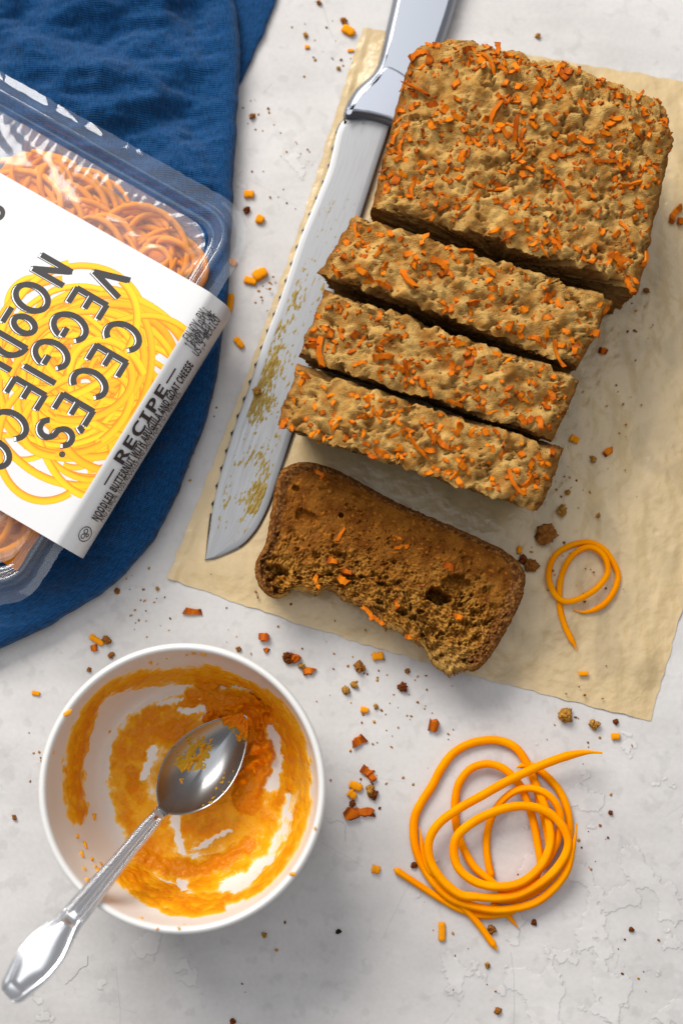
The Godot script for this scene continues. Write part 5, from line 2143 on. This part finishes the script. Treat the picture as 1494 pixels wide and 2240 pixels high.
	var crumbs := [
		[752, 47, 17, 1, 0, "brown crumb touching a squash bit at the top of the table"],
		[697, 7, 13, 1, 0, "brown crumb at the picture's top edge, right of the cloth"],
		[669, 79, 13, 0, 0, "pale tan crumb right of the cloth's upper fold"],
		[553, 256, 15, 1, 0, "lone brown crumb right of the cloth, below its upper fold"],
		[541, 461, 17, 2, 0, "dark charred crumb between two squash bits by the cloth"],
		[740, 150, 10, 0, 0, "small tan crumb beside the paper's upper left edge"],
		[257, 1293, 15, 1, 0, "brown crumb between cloth and paper corner"],
		[345, 1287, 10, 0, 0, "pale crumb just left of the paper's lower left corner"],
		[233, 1399, 20, 1, 0, "brown crumb at the end of a baked shred above the bowl"],
		[245, 1433, 13, 1, 0, "brown crumb close above the bowl's upper left rim"],
		[197, 1465, 11, 1, 0, "small brown crumb left above the bowl's rim"],
		[523, 1420, 11, 1, 0, "small brown crumb over the bowl's top right rim"],
		[630, 1438, 24, 2, 0, "dark brown crumb left of an orange bit below the bitten slice"],
		[660, 1457, 16, 0, 0, "olive crumb between an orange bit and a rusty flake"],
		[787, 1460, 24, 1, 0, "tan-brown crumb under the bitten slice, left of the square flake"],
		[756, 1510, 18, 0, 0, "yellowish crumb lower left of the tan-brown one"],
		[774, 1497, 15, 0, 0, "olive-tan crumb nearest under the tan-brown one"],
		[879, 1503, 22, 2, 0, "dark red-brown crumb below the bite's right end"],
		[890, 1468, 12, 1, 0, "small rust crumb close under the bite"],
		[822, 1545, 11, 0, 0, "small olive crumb right of a squash bit mid table"],
		[905, 1893, 14, 2, 0, "brown crumb in the left curve of the noodle nest"],
		[808, 1727, 21, 0, 0, "tan holed crumb in the cluster right of the bowl"],
		[817, 1739, 19, 2, 0, "dark crumb at the right of the cluster beside the bowl"],
		[771, 1757, 16, 2, 0, "dark crumb at the bottom of the cluster beside the bowl"],
		[1235, 1566, 32, 0, 0, "big tan crumb below the paper's lower edge"],
		[1298, 1587, 22, 0, 0, "tan crumb right of the big one below the paper"],
		[1345, 1580, 13, 2, 0, "brown crumb above the orange cube at the paper's corner"],
		[1075, 2032, 19, 1, 0, "brown crumb touching the end of the lowest squash noodle"],
		[1167, 2017, 13, 2, 0, "dark crumb below the right part of the nest"],
		[1380, 2033, 11, 2, 0, "dark crumb alone at lower right"],
		[1335, 1777, 11, 2, 0, "dark crumb right of the noodle nest"],
		[1065, 2109, 13, 0, 0, "tan crumb under the nest, above the flaked paint"],
		[1088, 2211, 14, 1, 0, "brown crumb at the bottom, left of the flaked paint"],
		[740, 2037, 11, 3, 0, "black speck between bowl and nest"],
		[578, 2045, 12, 0, 0, "tan crumb below the bowl's lower right rim"],
		[510, 2233, 13, 2, 0, "dark crumb at the bottom edge below the bowl"],
		[33, 1787, 12, 1, 0, "brown crumb left of the bowl"],
		[1192, 1167, 42, 1, 1.9, "biggest crumbly brown piece on the paper above the curled noodle"],
		[1163, 1240, 28, 1, 1.9, "round brown crumb between bitten slice and curled noodle"],
		[1143, 1225, 19, 2, 1.9, "dark crumb touching the bitten slice's right corner"],
		[1228, 1118, 24, 0, 1.9, "tan crumb on the paper below the last upright slice's right end"],
		[1240, 1077, 13, 0, 1.9, "small tan crumb on the paper right of the last upright slice"],
		[1297, 1006, 16, 0, 1.9, "tan crumb beside a dark red flake on the paper"],
		[1308, 1127, 12, 0, 1.9, "small tan crumb on the paper above the curled noodle's right"],
		[1390, 545, 14, 1, 1.9, "brown crumb on the paper by the loaf's right wall"],
		[1412, 636, 16, 1, 1.9, "rust crumb on the paper right of the loaf's cut corner"],
		[1175, 80, 13, 0, 0, "tan crumb on the table behind the loaf"],
		[562, 855, 18, 0, 3.4, "tan crumb on the middle of the knife blade"],
	]
	var tones := [Color(0.44, 0.215, 0.042), Color(0.30, 0.115, 0.025), Color(0.17, 0.045, 0.012), Color(0.03, 0.02, 0.018)]
	made = 0
	for q in crumbs:
		var s: float = q[2] * 0.000188 * 0.5
		var b := Build.new()
		for k in (3 if q[2] > 18 else 2):
			var off := Vector3(r.randf_range(-0.5, 0.5), r.randf_range(0.0, 0.3), r.randf_range(-0.5, 0.5)) * s * (1.0 if k else 0.0)
			pebble(b, off + Vector3(0, s * 0.55, 0), Vector3(s * r.randf_range(0.75, 1.0), s * 0.7, s * r.randf_range(0.6, 0.9)) * (0.75 if k else 1.0), r, tones[q[3]], 12, 16, 0.4)
		var o := part(numbered("bread_crumb", made), b.commit(), M.crumb, self)
		o.position = P(q[0], q[1], q[4] * 0.001)
		tag(o, q[5], "crumb", "crumbs fallen from the loaf")
		made += 1
	# dust of crumbs too small to count
	var dust := Build.new()
	var zones := [[700, 100, 60, 16], [580, 250, 50, 10], [600, 420, 60, 8], [640, 330, 40, 7], [460, 900, 30, 10], [410, 1020, 30, 8], [320, 1330, 70, 22], [560, 1400, 120, 16], [800, 1480, 110, 34], [900, 1570, 90, 20], [1290, 1580, 90, 16], [1250, 1080, 80, 20], [1340, 880, 60, 10], [1400, 700, 50, 10], [1270, 1270, 60, 10], [620, 1650, 40, 4], [830, 1700, 80, 14], [1300, 1850, 80, 12], [1050, 2080, 130, 10], [1380, 2120, 90, 8], [640, 2120, 200, 10], [60, 1650, 50, 6], [1100, 1060, 60, 12], [590, 640, 40, 20], [1180, 1220, 70, 16]]
	for z in zones:
		for k in z[3]:
			var at := P(z[0] + r.randfn() * z[2] * 0.6, z[1] + r.randfn() * z[2] * 0.6, 0.0)
			var q := to_px(at)
			var on_paper := Geometry2D.is_point_in_polygon(q, PackedVector2Array([Vector2(790, 62), Vector2(1800, 230), Vector2(1422, 1577), Vector2(366, 1266)]))
			at.y = 0.0019 if on_paper else 0.0002
			var s := r.randf_range(0.00022, 0.0007)
			var c: Color = tones[r.randi() % 3].lerp(Color(0.75, 0.30, 0.02), 0.5 if r.randf() < 0.3 else 0.0)
			pebble(dust, at, Vector3(s, s * 0.7, s * r.randf_range(0.5, 1.0)), r, c, 5, 6)
	var m := part("crumbs", dust.commit(), M.crumb, self, true)
	tag(m, "fine scatter of crumb dust over table and paper", "crumbs")


func chunk_mesh(r: RandomNumberGenerator, length: float, width: float, burnt: float, bend: float) -> ArrayMesh:
	# a cut squash stick: rounded square section, blunt ends
	var b := Build.new()
	var steps := 12
	var sides := 12
	var pos := PackedVector3Array()
	var cols := PackedColorArray()
	var yaw := -bend * 0.5
	var at := Vector3(-length / 2, 0, 0)
	var base := Color(0.93, 0.33, 0.008) if burnt == 0.0 else Color(0.72, 0.18, 0.013)
	for k in steps:
		var s := k / (steps - 1.0)
		var w := width / 2 * r.randf_range(0.86, 1.1) * lerpf(1.0, r.randf_range(0.8, 1.0), s)
		if k == 0 or k == steps - 1:
			w = 0.0
		elif k == 1 or k == steps - 2:
			w *= 0.82
		var sd := Vector3(-sin(yaw), 0, cos(yaw))
		for i in sides:
			var t := TAU * i / sides
			var sq := 1.0 / pow(pow(absf(cos(t)), 5.0) + pow(absf(sin(t)), 5.0), 0.2)
			var j := r.randf_range(0.92, 1.08)
			pos.append(at + sd * cos(t) * sq * w * j + Vector3(0, sin(t) * sq * w * 0.62 * j, 0))
			var br := clampf(burnt * (0.5 * r.randf() + 0.6 * pow(absf(2.0 * s - 1.0), 2.0)), 0.0, 0.9)
			cols.append(base.lerp(Color(0.25, 0.055, 0.012), br))
		if k > 0 and k < steps - 2:
			at += Vector3(cos(yaw), 0, sin(yaw)) * length / (steps - 3)
			yaw += bend / steps
	b.grid(sides, steps, pos, true, cols, PackedVector2Array(), "out")
	return b.commit()
